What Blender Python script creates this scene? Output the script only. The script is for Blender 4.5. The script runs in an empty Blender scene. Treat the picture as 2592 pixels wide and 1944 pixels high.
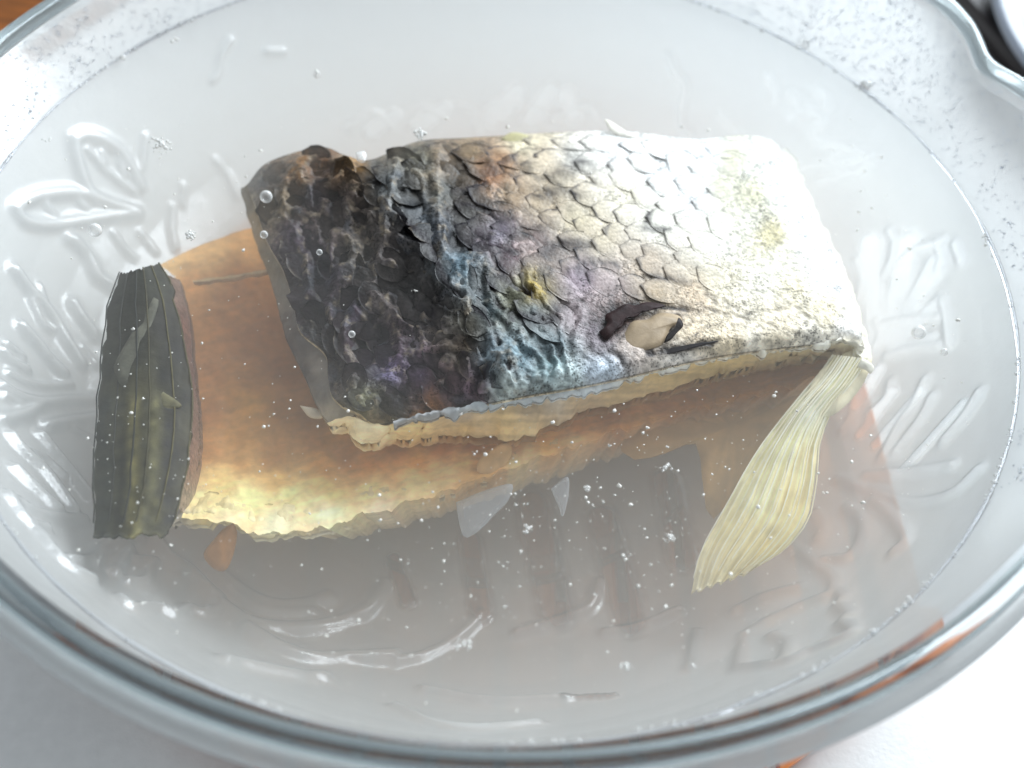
import bpy, math, random
import numpy as np
from mathutils import Vector, Matrix

S = 0.01                      # everything below is written in centimetres
scene = bpy.context.scene
col = scene.collection
rng = np.random.default_rng(7)
random.seed(7)

# ------------------------------------------------------------------ camera
W, H, K = 2592.0, 1944.0, 2592.0 / 2212.0
ELEV, DIST, FOV, ROLL = math.radians(50.96), 24.853, math.radians(50.0), math.radians(4.643)
TGT = np.array([0.646, -5.22, 0.0])
FW = np.array([0, math.cos(ELEV), -math.sin(ELEV)])
R0 = np.array([1.0, 0, 0]); U0 = np.cross(R0, FW)
RT = R0 * math.cos(ROLL) + U0 * math.sin(ROLL)
UP = -R0 * math.sin(ROLL) + U0 * math.cos(ROLL)
CAM = TGT - FW * DIST
cd = bpy.data.cameras.new('camera')
cam = bpy.data.objects.new('camera', cd); col.objects.link(cam)
cd.sensor_width = 36.0; cd.sensor_fit = 'HORIZONTAL'
cd.lens = 18.0 / math.tan(FOV / 2)
cd.clip_start = 0.01; cd.clip_end = 50
cd.dof.use_dof = True; cd.dof.focus_distance = 0.260; cd.dof.aperture_fstop = 9.0
M = Matrix(((RT[0], UP[0], -FW[0], CAM[0] * S), (RT[1], UP[1], -FW[1], CAM[1] * S),
            (RT[2], UP[2], -FW[2], CAM[2] * S), (0, 0, 0, 1)))
cam.matrix_world = M
scene.camera = cam

# ------------------------------------------------------------------ light
world = bpy.data.worlds.new('World'); scene.world = world
world.use_nodes = True
bg = world.node_tree.nodes['Background']
bg.inputs[0].default_value = (0.86, 0.93, 1.0, 1); bg.inputs[1].default_value = 0.42


def area(name, loc, target, size, power, color):
    l = bpy.data.lights.new(name, 'AREA'); l.shape = 'RECTANGLE'
    l.size, l.size_y = size[0] * S, size[1] * S
    l.energy = power; l.color = color
    o = bpy.data.objects.new(name, l); col.objects.link(o)
    o.location = Vector(loc) * S
    o.rotation_euler = (Vector(target) - Vector(loc)).to_track_quat('-Z', 'Y').to_euler()
    return o


area('window_light', (60, 78, 60), (0, 0, 0), (95, 85), 35.0, (0.86, 0.94, 1.0))
scene.view_settings.view_transform = 'Standard'
scene.view_settings.look = 'None'
scene.view_settings.exposure = 0.0
scene.view_settings.gamma = 1.0
cy = scene.cycles
cy.use_denoising = True
cy.max_bounces = 16; cy.transparent_max_bounces = 24; cy.volume_bounces = 10
cy.diffuse_bounces = 4; cy.glossy_bounces = 4; cy.transmission_bounces = 10
cy.caustics_reflective = False; cy.caustics_refractive = True
cy.sample_clamp_indirect = 6.0


# ------------------------------------------------------------------ helpers
def srgb(c):
    c = np.asarray(c, float) / 255.0
    return np.where(c <= 0.04045, c / 12.92, ((c + 0.055) / 1.055) ** 2.4)


def ray(x, y):
    d = FW + RT * ((x - W / 2) / (W / 2 / math.tan(FOV / 2))) - UP * ((y - H / 2) / (W / 2 / math.tan(FOV / 2)))
    return d / np.linalg.norm(d)


FL = W / 2 / math.tan(FOV / 2)


def rays(px):
    px = np.asarray(px, float) * K
    d = FW + RT * ((px[..., 0:1] - W / 2) / FL) - UP * ((px[..., 1:2] - H / 2) / FL)
    return d / np.linalg.norm(d, axis=-1, keepdims=True)


def at(px, z):
    """where the thing traced at px (2212-wide coordinates) stands at height z (cm)"""
    px = np.asarray(px, float)
    d = rays(px)
    z = np.broadcast_to(np.asarray(z, float), px.shape[:-1])
    return CAM + d * ((z - CAM[2]) / d[..., 2])[..., None]


def hash3(ix, iy, iz, seed):
    n = (ix * 374761393 + iy * 668265263 + iz * 2147483647 + seed * 1274126177) & 0xFFFFFFFF
    n = ((n ^ (n >> 13)) * 1274126177) & 0xFFFFFFFF
    n = ((n ^ (n >> 16)) * 2246822519) & 0xFFFFFFFF
    return ((n ^ (n >> 15)) & 0xFFFFFF) / float(0xFFFFFF)


def vnoise(p, seed=0):
    p = np.asarray(p, float)
    i = np.floor(p).astype(np.int64); f = p - i; f = f * f * (3 - 2 * f)
    r = 0
    for dx in (0, 1):
        for dy in (0, 1):
            for dz in (0, 1):
                w = (f[..., 0] if dx else 1 - f[..., 0]) * (f[..., 1] if dy else 1 - f[..., 1]) * (f[..., 2] if dz else 1 - f[..., 2])
                r = r + w * hash3(i[..., 0] + dx, i[..., 1] + dy, i[..., 2] + dz, seed)
    return r * 2 - 1


def fbm(p, octaves=4, seed=0, ridged=False):
    a, r, p = 1.0, 0, np.asarray(p, float)
    tot = 0
    for k in range(octaves):
        n = vnoise(p, seed + k * 17)
        r = r + a * ((1 - 2 * np.abs(n)) if ridged else n)
        tot += a; a *= 0.5; p = p * 2.03
    return r / tot


def resample(pts, n, smooth=True):
    pts = np.asarray(pts, float)
    if smooth and len(pts) > 2:
        e = np.vstack([2 * pts[0] - pts[1], pts, 2 * pts[-1] - pts[-2]])
        out = []
        for i in range(1, len(e) - 2):
            t = np.linspace(0, 1, 12, endpoint=False)[:, None]
            a, b, c, d = e[i - 1], e[i], e[i + 1], e[i + 2]
            out.append(0.5 * ((2 * b) + (c - a) * t + (2 * a - 5 * b + 4 * c - d) * t ** 2 + (3 * b - a - 3 * c + d) * t ** 3))
        pts = np.vstack(out + [pts[-1:]])
    s = np.r_[0, np.cumsum(np.linalg.norm(np.diff(pts, axis=0), axis=1))]
    q = np.linspace(0, s[-1], n)
    return np.stack([np.interp(q, s, pts[:, k]) for k in range(pts.shape[1])], 1)


def coons(top, right, bottom, left, nu, nv):
    """px grid [nv, nu]: top/bottom run left to right, left/right run top to bottom"""
    T, B = resample(top, nu), resample(bottom, nu)
    L, R = resample(left, nv), resample(right, nv)
    u = np.linspace(0, 1, nu)[None, :, None]; v = np.linspace(0, 1, nv)[:, None, None]
    return ((1 - v) * T[None] + v * B[None] + (1 - u) * L[:, None] + u * R[:, None]
            - ((1 - u) * (1 - v) * T[0] + u * (1 - v) * T[-1] + (1 - u) * v * B[0] + u * v * B[-1]))


def grid_faces(nv, nu, wrap=False):
    i = np.arange(nv * nu).reshape(nv, nu)
    j = np.roll(i, -1, 1) if wrap else i[:, 1:]
    a = i if wrap else i[:, :-1]
    return np.stack([a[:-1].ravel(), j[:-1].ravel(), j[1:].ravel(), a[1:].ravel()], 1)


def seg_dist(p, line):
    """distance of points p [n,d] to a polyline"""
    line = np.asarray(line, float)
    best = np.full(len(p), 1e9)
    for a, b in zip(line[:-1], line[1:]):
        ab = b - a
        t = np.clip(((p - a) @ ab) / max(ab @ ab, 1e-9), 0, 1)
        best = np.minimum(best, np.linalg.norm(p - (a + t[:, None] * ab), axis=1))
    return best


def in_poly(p, poly):
    poly = np.asarray(poly, float); x, y = p[..., 0], p[..., 1]
    ins = np.zeros(x.shape, bool)
    for (x0, y0), (x1, y1) in zip(poly, np.roll(poly, -1, 0)):
        c = (y0 > y) != (y1 > y)
        ins ^= c & (x < (x1 - x0) * (y - y0) / ((y1 - y0) if y1 != y0 else 1e-9) + x0)
    return ins


def paint(px, ctrl, power=3.0, warp=18.0, seed=0, scale=0.012):
    """albedo spread between hand-set colour points; px-space is only the drawing sheet of the pattern"""
    px = np.asarray(px, float)
    q = np.concatenate([px * scale, np.zeros(px.shape[:-1] + (1,))], -1)
    wp = px + warp * np.stack([fbm(q, 4, seed + 1), fbm(q + 40, 4, seed + 2)], -1)
    num = np.zeros(px.shape[:-1] + (3,)); den = np.zeros(px.shape[:-1])
    for x, y, c in ctrl:
        w = 1.0 / (np.hypot(wp[..., 0] - x, wp[..., 1] - y) + 8.0) ** power
        num += w[..., None] * srgb(c); den += w
    return num / den[..., None]


LOC = {}


def props(o, label=None, cat=None, group=None, kind=None):
    if label: o['label'] = label
    if cat: o['category'] = cat
    if group: o['group'] = group
    if kind: o['kind'] = kind
    return o


def empty(name, loc, label, cat, group=None):
    o = bpy.data.objects.new(name, None); col.objects.link(o)
    o.empty_display_size = 0.01
    o.location = Vector(loc) * S; LOC[o.name] = np.array(loc, float)
    return props(o, label, cat, group)


def mk(name, v, f, mat, parent=None, colr=None, smooth=True, loc=None, rough=None):
    v = np.asarray(v, float).reshape(-1, 3)
    if loc is None:
        loc = np.array([(v[:, 0].min() + v[:, 0].max()) / 2, (v[:, 1].min() + v[:, 1].max()) / 2, v[:, 2].min()])
    loc = np.asarray(loc, float)
    me = bpy.data.meshes.new(name)
    if isinstance(f, np.ndarray):
        n = f.shape[1]
        q = v - v.mean(0)                      # closed shapes must face outwards: volumes and glass depend on it
        a_, b_, c_, d_ = (q[f[:, k % n]] for k in range(4))
        if (np.einsum('ij,ij->i', a_, np.cross(b_, c_)) + np.einsum('ij,ij->i', a_, np.cross(c_, d_))).sum() < 0:
            f = f[:, ::-1]
        me.vertices.add(len(v)); me.vertices.foreach_set('co', ((v - loc) * S).ravel())
        me.loops.add(f.size); me.loops.foreach_set('vertex_index', f.astype(np.int32).ravel())
        me.polygons.add(len(f)); me.polygons.foreach_set('loop_start', np.arange(0, f.size, n, dtype=np.int32))
        me.update(calc_edges=True)
    else:
        me.from_pydata([tuple(p) for p in (v - loc) * S], [], f)
    me.validate()
    if smooth: me.polygons.foreach_set('use_smooth', np.ones(len(me.polygons), bool))
    if colr is not None:
        c = np.asarray(colr, float).reshape(-1, 3)
        a = me.attributes.new('Col', 'FLOAT_COLOR', 'POINT')
        a.data.foreach_set('color', np.concatenate([np.clip(c, 0, 1), np.ones((len(c), 1))], 1).astype(np.float32).ravel())
    if mat: me.materials.append(mat)
    o = bpy.data.objects.new(name, me); col.objects.link(o)
    LOC[o.name] = loc
    if parent is not None:
        o.parent = parent
        o.location = Vector(loc - LOC[parent.name]) * S
    else:
        o.location = Vector(loc) * S
    return o


# ------------------------------------------------------------------ materials
def new_mat(name):
    m = bpy.data.materials.new(name); m.use_nodes = True
    return m, m.node_tree.nodes, m.node_tree.links


def principled(name, color, rough=0.5, spec=0.5, bump=None, noise_col=None, attr=False, sss=0.0, coat=0.0, alpha=1.0, trans=0.0, specks=None):
    m, N, L = new_mat(name)
    b = N['Principled BSDF']
    b.inputs['Base Color'].default_value = (*color, 1)
    b.inputs['Roughness'].default_value = rough
    b.inputs['Specular IOR Level'].default_value = spec
    b.inputs['Coat Weight'].default_value = coat; b.inputs['Coat Roughness'].default_value = 0.08
    if alpha < 1: b.inputs['Alpha'].default_value = alpha
    if sss:
        b.inputs['Subsurface Weight'].default_value = sss
        b.inputs['Subsurface Radius'].default_value = (1.0, 0.6, 0.35)
        b.inputs['Subsurface Scale'].default_value = 0.004
    tc = N.new('ShaderNodeTexCoord')
    src = None
    if attr:
        a = N.new('ShaderNodeAttribute'); a.attribute_name = 'Col'; src = a.outputs['Color']
    if noise_col:
        sc, amt = noise_col
        n = N.new('ShaderNodeTexNoise'); n.inputs['Scale'].default_value = sc; n.inputs['Detail'].default_value = 5
        L.new(tc.outputs['Object'], n.inputs['Vector'])
        hsv = N.new('ShaderNodeMapRange'); hsv.inputs[1].default_value = 0.3; hsv.inputs[2].default_value = 0.7
        hsv.inputs[3].default_value = 1 - amt; hsv.inputs[4].default_value = 1 + amt
        L.new(n.outputs[0], hsv.inputs[0])
        mx = N.new('ShaderNodeVectorMath'); mx.operation = 'SCALE'
        if src: L.new(src, mx.inputs[0])
        else: mx.inputs[0].default_value = color
        L.new(hsv.outputs[0], mx.inputs['Scale']); src = mx.outputs[0]
    if specks:                                 # pepper of dark pigment cells
        sc, amt = specks
        vo = N.new('ShaderNodeTexVoronoi'); vo.inputs['Scale'].default_value = sc
        L.new(tc.outputs['Object'], vo.inputs['Vector'])
        n2 = N.new('ShaderNodeTexNoise'); n2.inputs['Scale'].default_value = sc * 0.12; n2.inputs['Detail'].default_value = 3
        L.new(tc.outputs['Object'], n2.inputs['Vector'])
        th_ = N.new('ShaderNodeMapRange'); th_.inputs[1].default_value = 0.40; th_.inputs[2].default_value = 0.62; th_.inputs[3].default_value = 0.12; th_.inputs[4].default_value = 0.42
        L.new(n2.outputs[0], th_.inputs[0])
        lt = N.new('ShaderNodeMath'); lt.operation = 'LESS_THAN'; L.new(vo.outputs['Distance'], lt.inputs[0]); L.new(th_.outputs[0], lt.inputs[1])
        mr = N.new('ShaderNodeMapRange'); mr.inputs[3].default_value = 1.0; mr.inputs[4].default_value = 1 - amt; L.new(lt.outputs[0], mr.inputs[0])
        m2 = N.new('ShaderNodeVectorMath'); m2.operation = 'SCALE'; L.new(src, m2.inputs[0]); L.new(mr.outputs[0], m2.inputs['Scale']); src = m2.outputs[0]
    if src: L.new(src, b.inputs['Base Color'])
    if bump:
        sc, st = bump
        n = N.new('ShaderNodeTexNoise'); n.inputs['Scale'].default_value = sc; n.inputs['Detail'].default_value = 4
        L.new(tc.outputs['Object'], n.inputs['Vector'])
        bp = N.new('ShaderNodeBump'); bp.inputs['Strength'].default_value = st; bp.inputs['Distance'].default_value = 0.0006
        L.new(n.outputs[0], bp.inputs['Height']); L.new(bp.outputs[0], b.inputs['Normal'])
    return m


def glass_wall(name, tint, f_trans, f_translucent, rough, bump_scale=900, bump=0.14, clear=None):
    """pressed glass dulled by water marks: part clear, part milky, with a gloss"""
    m, N, L = new_mat(name)
    N.remove(N['Principled BSDF']); out = N['Material Output']
    tr = N.new('ShaderNodeBsdfTransparent'); tr.inputs[0].default_value = (*tint, 1)
    di = N.new('ShaderNodeBsdfDiffuse'); di.inputs[0].default_value = (0.74, 0.74, 0.72, 1)
    tl = N.new('ShaderNodeBsdfTranslucent'); tl.inputs[0].default_value = (0.86, 0.88, 0.89, 1)
    gl = N.new('ShaderNodeBsdfGlossy'); gl.inputs['Roughness'].default_value = rough
    a = N.new('ShaderNodeMixShader'); a.inputs[0].default_value = f_translucent
    L.new(di.outputs[0], a.inputs[1]); L.new(tl.outputs[0], a.inputs[2])
    b = N.new('ShaderNodeMixShader'); b.inputs[0].default_value = f_trans
    L.new(a.outputs[0], b.inputs[1]); L.new(tr.outputs[0], b.inputs[2])
    if clear:                                  # polished petals in the dulled ground
        at_ = N.new('ShaderNodeAttribute'); at_.attribute_name = 'Col'
        mr_ = N.new('ShaderNodeMapRange'); mr_.inputs[3].default_value = f_trans; mr_.inputs[4].default_value = clear
        L.new(at_.outputs['Fac'], mr_.inputs[0]); L.new(mr_.outputs[0], b.inputs[0])
    fr = N.new('ShaderNodeLayerWeight'); fr.inputs[0].default_value = 0.5
    # slopes of the relief bend light away from the eye, so they pass less of it
    r2 = N.new('ShaderNodeValToRGB'); r2.color_ramp.elements[0].position = 0.25; r2.color_ramp.elements[1].position = 0.85
    r2.color_ramp.elements[0].color = (*tint, 1); r2.color_ramp.elements[1].color = (0.30, 0.34, 0.37, 1)
    L.new(fr.outputs['Facing'], r2.inputs[0]); L.new(r2.outputs[0], tr.inputs[0])
    pw = N.new('ShaderNodeMath'); pw.operation = 'POWER'; pw.inputs[1].default_value = 5.0; L.new(fr.outputs['Facing'], pw.inputs[0])
    ma = N.new('ShaderNodeMath'); ma.operation = 'MULTIPLY_ADD'; ma.inputs[1].default_value = 0.7; ma.inputs[2].default_value = 0.10; L.new(pw.outputs[0], ma.inputs[0])
    c = N.new('ShaderNodeMixShader')
    L.new(ma.outputs[0], c.inputs[0]); L.new(b.outputs[0], c.inputs[1]); L.new(gl.outputs[0], c.inputs[2])
    tc = N.new('ShaderNodeTexCoord'); n = N.new('ShaderNodeTexNoise')
    n.inputs['Scale'].default_value = bump_scale; n.inputs['Detail'].default_value = 3
    L.new(tc.outputs['Object'], n.inputs['Vector'])
    bp = N.new('ShaderNodeBump'); bp.inputs['Strength'].default_value = bump; bp.inputs['Distance'].default_value = 0.0004
    L.new(n.outputs[0], bp.inputs['Height'])
    for s in (di, tl, gl, fr): L.new(bp.outputs[0], s.inputs['Normal'])
    L.new(c.outputs[0], out.inputs['Surface'])
    return m


def real_glass(name, color, rough=0.03, ior=1.45):
    m, N, L = new_mat(name)
    N.remove(N['Principled BSDF']); out = N['Material Output']
    g = N.new('ShaderNodeBsdfGlass'); g.inputs[0].default_value = (*color, 1)
    g.inputs['Roughness'].default_value = rough; g.inputs['IOR'].default_value = ior
    L.new(g.outputs[0], out.inputs['Surface'])
    return m


def film(name, color, milk, rough=0.06):
    """a thin clear skin: bubbles and slips of membrane"""
    m, N, L = new_mat(name)
    N.remove(N['Principled BSDF']); out = N['Material Output']
    tr = N.new('ShaderNodeBsdfTransparent')
    di = N.new('ShaderNodeBsdfPrincipled'); di.inputs['Base Color'].default_value = (*color, 1); di.inputs['Roughness'].default_value = rough
    lw = N.new('ShaderNodeLayerWeight'); lw.inputs[0].default_value = 0.45
    mr = N.new('ShaderNodeMapRange'); mr.inputs[3].default_value = milk; mr.inputs[4].default_value = 0.95
    L.new(lw.outputs['Facing'], mr.inputs[0])
    a = N.new('ShaderNodeMixShader'); L.new(mr.outputs[0], a.inputs[0]); L.new(tr.outputs[0], a.inputs[1]); L.new(di.outputs[0], a.inputs[2])
    gl = N.new('ShaderNodeBsdfGlossy'); gl.inputs['Roughness'].default_value = rough
    fr = N.new('ShaderNodeMath'); fr.operation = 'POWER'; fr.inputs[1].default_value = 4.0; L.new(lw.outputs['Facing'], fr.inputs[0])
    c = N.new('ShaderNodeMixShader'); L.new(fr.outputs[0], c.inputs[0]); L.new(a.outputs[0], c.inputs[1]); L.new(gl.outputs[0], c.inputs[2])
    L.new(c.outputs[0], out.inputs['Surface'])
    return m


def murk(name, color, density, g):
    m, N, L = new_mat(name)
    N.remove(N['Principled BSDF']); out = N['Material Output']
    v = N.new('ShaderNodeVolumePrincipled')
    v.inputs['Color'].default_value = (*color, 1); v.inputs['Density'].default_value = density; v.inputs['Anisotropy'].default_value = g
    L.new(v.outputs[0], out.inputs['Volume'])
    return m


def wood(name, c0, c1, scale):
    m, N, L = new_mat(name)
    b = N['Principled BSDF']; b.inputs['Roughness'].default_value = 0.4
    tc = N.new('ShaderNodeTexCoord'); mp = N.new('ShaderNodeMapping'); mp.inputs['Scale'].default_value = scale
    n = N.new('ShaderNodeTexNoise'); n.inputs['Scale'].default_value = 12; n.inputs['Detail'].default_value = 6; n.inputs['Distortion'].default_value = 0.6
    r = N.new('ShaderNodeValToRGB')
    r.color_ramp.elements[0].color = (*c0, 1); r.color_ramp.elements[0].position = 0.35
    r.color_ramp.elements[1].color = (*c1, 1); r.color_ramp.elements[1].position = 0.65
    L.new(tc.outputs['Object'], mp.inputs[0]); L.new(mp.outputs[0], n.inputs['Vector']); L.new(n.outputs[0], r.inputs[0])
    L.new(r.outputs[0], b.inputs['Base Color'])
    bp = N.new('ShaderNodeBump'); bp.inputs['Strength'].default_value = 0.3; bp.inputs['Distance'].default_value = 0.0005
    L.new(n.outputs[0], bp.inputs['Height']); L.new(bp.outputs[0], b.inputs['Normal'])
    return m


M_TABLE = principled('white_table', (0.87, 0.87, 0.86), 0.35, 0.4, bump=(700, 0.15), noise_col=(260, 0.03))
M_WALL = glass_wall('pressed_glass', (0.96, 0.97, 0.97), 0.32, 0.40, 0.2, clear=0.90)
M_WALL_OUT = glass_wall('plain_glass', (0.97, 0.98, 0.98), 0.86, 0.45, 0.15)
M_RIM = real_glass('rim_glass', (0.87, 0.91, 0.92), 0.05, 1.5)
M_WATER = murk('cloudy_water', (0.940, 0.924, 0.888), 10.5, 0.4)
M_SKIN = principled('wet_skin', (0.5, 0.5, 0.5), 0.34, 0.16, bump=(1100, 0.7), noise_col=(650, 0.55), attr=True, specks=(1500, 0.6))
M_SCALE = principled('wet_scale', (0.5, 0.5, 0.5), 0.36, 0.14, bump=(1000, 0.4), noise_col=(700, 0.28), attr=True, specks=(1600, 0.45))
M_FLESH = principled('flesh', (0.5, 0.4, 0.3), 0.42, 0.12, bump=(600, 0.35), noise_col=(420, 0.16), attr=True)
M_FIN = principled('fin_membrane', (0.8, 0.75, 0.6), 0.40, 0.14, bump=(600, 0.2), noise_col=(250, 0.12), attr=True)
M_FIN_DARK = principled('dark_fin_skin', (0.1, 0.1, 0.1), 0.6, 0.15, bump=(500, 0.3), noise_col=(350, 0.35), attr=True)
M_SLIP = film('membrane_slip', (0.76, 0.80, 0.86), 0.26, 0.4)
M_BUBBLE = film('bubble_film', (0.9, 0.9, 0.88), 0.12, 0.05)
M_FOAM = film('foam', (0.92, 0.91, 0.88), 0.45, 0.15)
M_FLECK = principled('fat_fleck', (0.85, 0.83, 0.78), 0.5, 0.4, noise_col=(900, 0.1))
M_DROP = real_glass('water_drop', (0.97, 0.98, 1.0), 0.0, 1.33)
M_WOOD = wood('trivet_wood', srgb((172, 84, 34)), srgb((240, 142, 70)), (14, 2, 14))
M_BOARD = wood('board_wood', srgb((92, 50, 10)), srgb((140, 78, 18)), (3, 20, 20))
M_DARK = principled('dark_tray', srgb((30, 24, 24)), 0.5, 0.3, noise_col=(60, 0.3))
M_STEEL = principled('grey_enamel', srgb((120, 128, 140)), 0.3, 0.5, noise_col=(40, 0.1))

# ------------------------------------------------------------------ the table and what stands round the bowl
ZT = -7.6
t = mk('table', [(-120, -90, ZT - 3), (90, -90, ZT - 3), (90, 120, ZT - 3), (-120, 120, ZT - 3),
                 (-120, -90, ZT), (90, -90, ZT), (90, 120, ZT), (-120, 120, ZT)],
       [(4, 5, 6, 7), (0, 3, 2, 1), (0, 1, 5, 4), (1, 2, 6, 5), (2, 3, 7, 6), (3, 0, 4, 7)], M_TABLE, smooth=False)
props(t, 'glossy white table top under the bowl', kind='structure')


def slab(x0, x1, y0, y1, z0, z1, bev=0.15, rot=0.0, c=(0, 0), cuts=1):
    """bevelled box, rotated about c"""
    pts = []
    for z, ins in ((z0, bev), (z0 + bev, 0), (z1 - bev, 0), (z1, bev)):
        pts += [(x0 + ins, y0 + ins, z), (x1 - ins, y0 + ins, z), (x1 - ins, y1 - ins, z), (x0 + ins, y1 - ins, z)]
    f = [(3, 2, 1, 0), (12, 13, 14, 15)]
    for k in range(3):
        for i in range(4):
            j = (i + 1) % 4
            f.append((k * 4 + i, k * 4 + j, k * 4 + 4 + j, k * 4 + 4 + i))
    p = np.array(pts, float)
    ca, sa = math.cos(rot), math.sin(rot)
    q = p.copy()
    q[:, 0] = c[0] + ca * p[:, 0] - sa * p[:, 1]; q[:, 1] = c[1] + sa * p[:, 0] + ca * p[:, 1]
    return q, f


# round wooden trivet under the bowl
TC = np.array([0.9, -1.0]); TR = 12.25; TA = math.radians(4)
trivet = empty('trivet', (TC[0], TC[1], ZT), 'round orange-brown wooden slatted trivet under the glass bowl', 'trivet')
zt0, zt1 = ZT + 0.45, ZT + 1.05
xs = -TR + 0.3
while xs < TR - 1.2:
    w = 1.35
    La, Lb = (math.sqrt(max(TR ** 2 - x_ ** 2, 1.0)) for x_ in (xs, xs + w))
    v, f = slab(xs, xs + w, -1, 1, zt0, zt1, 0.14)
    ln = La + (Lb - La) * (v[:, 0] - xs) / w
    v[:, 1] *= ln
    v = np.stack([TC[0] + math.cos(TA) * v[:, 0] - math.sin(TA) * v[:, 1], TC[1] + math.sin(TA) * v[:, 0] + math.cos(TA) * v[:, 1], v[:, 2]], 1)
    mk('slat', v, f, M_WOOD, trivet, smooth=False)
    xs += w + 0.30
for yy in (-6.5, 6.5):
    v, f = slab(-11.5, 11.5, yy - 0.7, yy + 0.7, ZT, zt0, 0.08, TA, TC)
    mk('crossbar', v, f, M_WOOD, trivet, smooth=False)

# brown board behind on the left
v, f = slab(-7, 45, 0, 40, ZT + 0.002, ZT + 2.0, 0.25, math.atan2(2.8, 1.3), (-18.9, 15.6))
props(mk('wooden_board', v, f, M_BOARD, smooth=False), 'orange-brown wooden board behind the left side of the bowl', 'board')
# dark tray behind on the right and a grey dish on it
tray = empty('tray', (40, 38, ZT), 'dark brown tray behind the right side of the bowl', 'tray')
ta, tb = at((2030, 10), ZT)[:2], at((2200, 215), ZT)[:2]
tdir = (tb - ta) / np.linalg.norm(tb - ta); trot = math.atan2(tdir[1], tdir[0]); tmid = (ta + tb) / 2
for nm_, (a, b, c, d), z0_, z1_ in (('tray_base', (-22, 24, 0, 40), 0.002, 0.6), ('tray_edge', (-22, 24, 0, 0.8), 0.6, 1.3), ('tray_edge', (-22, 24, 39.2, 40), 0.6, 1.3),
                                    ('tray_edge', (-22, -21.2, 0.8, 39.2), 0.6, 1.3), ('tray_edge', (23.2, 24, 0.8, 39.2), 0.6, 1.3)):
    v, f = slab(a, b, c, d, ZT + z0_, ZT + z1_, 0.12, trot, tmid)
    mk(nm_, v, f, M_DARK, tray, smooth=False)


def lathe(prof, c=(0, 0), n=96):
    th = np.linspace(0, 2 * math.pi, n, endpoint=False)
    v = np.array([[(c[0] + r * math.cos(a), c[1] + r * math.sin(a), z) for a in th] for r, z in prof])
    return v.reshape(-1, 3), grid_faces(len(prof), n, True)


e0, e1 = at((2148, 0), ZT + 2.3)[:2], at((2212, 128), ZT + 2.3)[:2]
ch = e1 - e0; nn_ = np.array([-ch[1], ch[0]]) / np.linalg.norm(ch)
if nn_ @ np.array([1, 1]) < 0: nn_ = -nn_
DC = (e0 + e1) / 2 + nn_ * math.sqrt(12.6 ** 2 - (ch @ ch) / 4)
v, f = lathe([(0.01, ZT + 0.62), (6, ZT + 0.62), (8, ZT + 0.8), (12.2, ZT + 1.9), (12.6, ZT + 2.1), (12.4, ZT + 2.35), (11.8, ZT + 2.25),
              (8, ZT + 1.2), (6, ZT + 1.0), (0.01, ZT + 1.0)], DC)
props(mk('dish', v, f, M_STEEL), 'grey dish on the dark tray, only its edge in view', 'dish')

# ------------------------------------------------------------------ the glass bowl
RIM_R0 = 14.415
RIM_T = [(-180, 14.3), (-124, 14.42), (-84, 14.4), (-44, 14.48), (-10, 14.9), (8, 15.25), (18, 15.3), (22, 15.2), (26, 14.72), (29, 15.1),
         (32, 15.54), (36.7, 15.95), (46, 16.0), (56, 15.5), (63, 14.9), (70, 15.4), (90, 15.7), (110, 15.2), (122, 14.6), (138, 14.3), (156, 14.18),
         (164, 14.26), (180, 14.3)]
RT_A = np.array([a for a, _ in RIM_T], float); RT_R = np.array([r for _, r in RIM_T])
RIM_Z = 1.69


def rim_r(th):
    d = (np.degrees(th) + 180) % 360 - 180
    return (np.interp(d - 1.2, RT_A, RT_R) + np.interp(d, RT_A, RT_R) + np.interp(d + 1.2, RT_A, RT_R)) / 3


PROF = np.array([(0.0, -5.85), (5.0, -5.8), (7.0, -5.6), (8.6, -5.2), (9.8, -4.6), (10.8, -3.8), (11.5, -2.9), (12.1, -1.9), (12.6, -0.9),
                 (13.0, 0.0), (13.55, 0.7), (14.1, 1.42)])
WC = np.array([-0.10, -0.636])            # the water's middle: the bowl leans a little
PS = np.r_[0, np.cumsum(np.linalg.norm(np.diff(PROF, axis=0), axis=1))]


def bowl_pt(s, th):
    r = np.interp(s, PS, PROF[:, 0]); z = np.interp(s, PS, PROF[:, 1])
    k = np.clip((r - 13.0) / 1.1, 0, 1)
    r = r + k * (rim_r(th) - RIM_R0)
    m = np.clip(1 - np.maximum(z, 0) / 1.42, 0, 1)
    return np.stack([WC[0] * m + r * np.cos(th), WC[1] * m + r * np.sin(th), z], -1)


def wall_hit(px):
    """points of the inner wall seen along the traced line"""
    px = np.asarray(px, float); d = rays(px)
    t0 = (1.3 - CAM[2]) / d[:, 2]
    tt = np.linspace(0, 12, 600)
    out = []
    for dd, t in zip(d, t0):
        p = CAM + dd * (t + tt[:, None])
        r = np.hypot(p[:, 0] - WC[0], p[:, 1] - WC[1])
        zin = np.interp(r, PROF[:, 0], PROF[:, 1])
        below = (p[:, 2] < zin)
        i = np.argmax(below) if below.any() else len(p) - 1
        out.append(p[i])
    return np.array(out)


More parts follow.
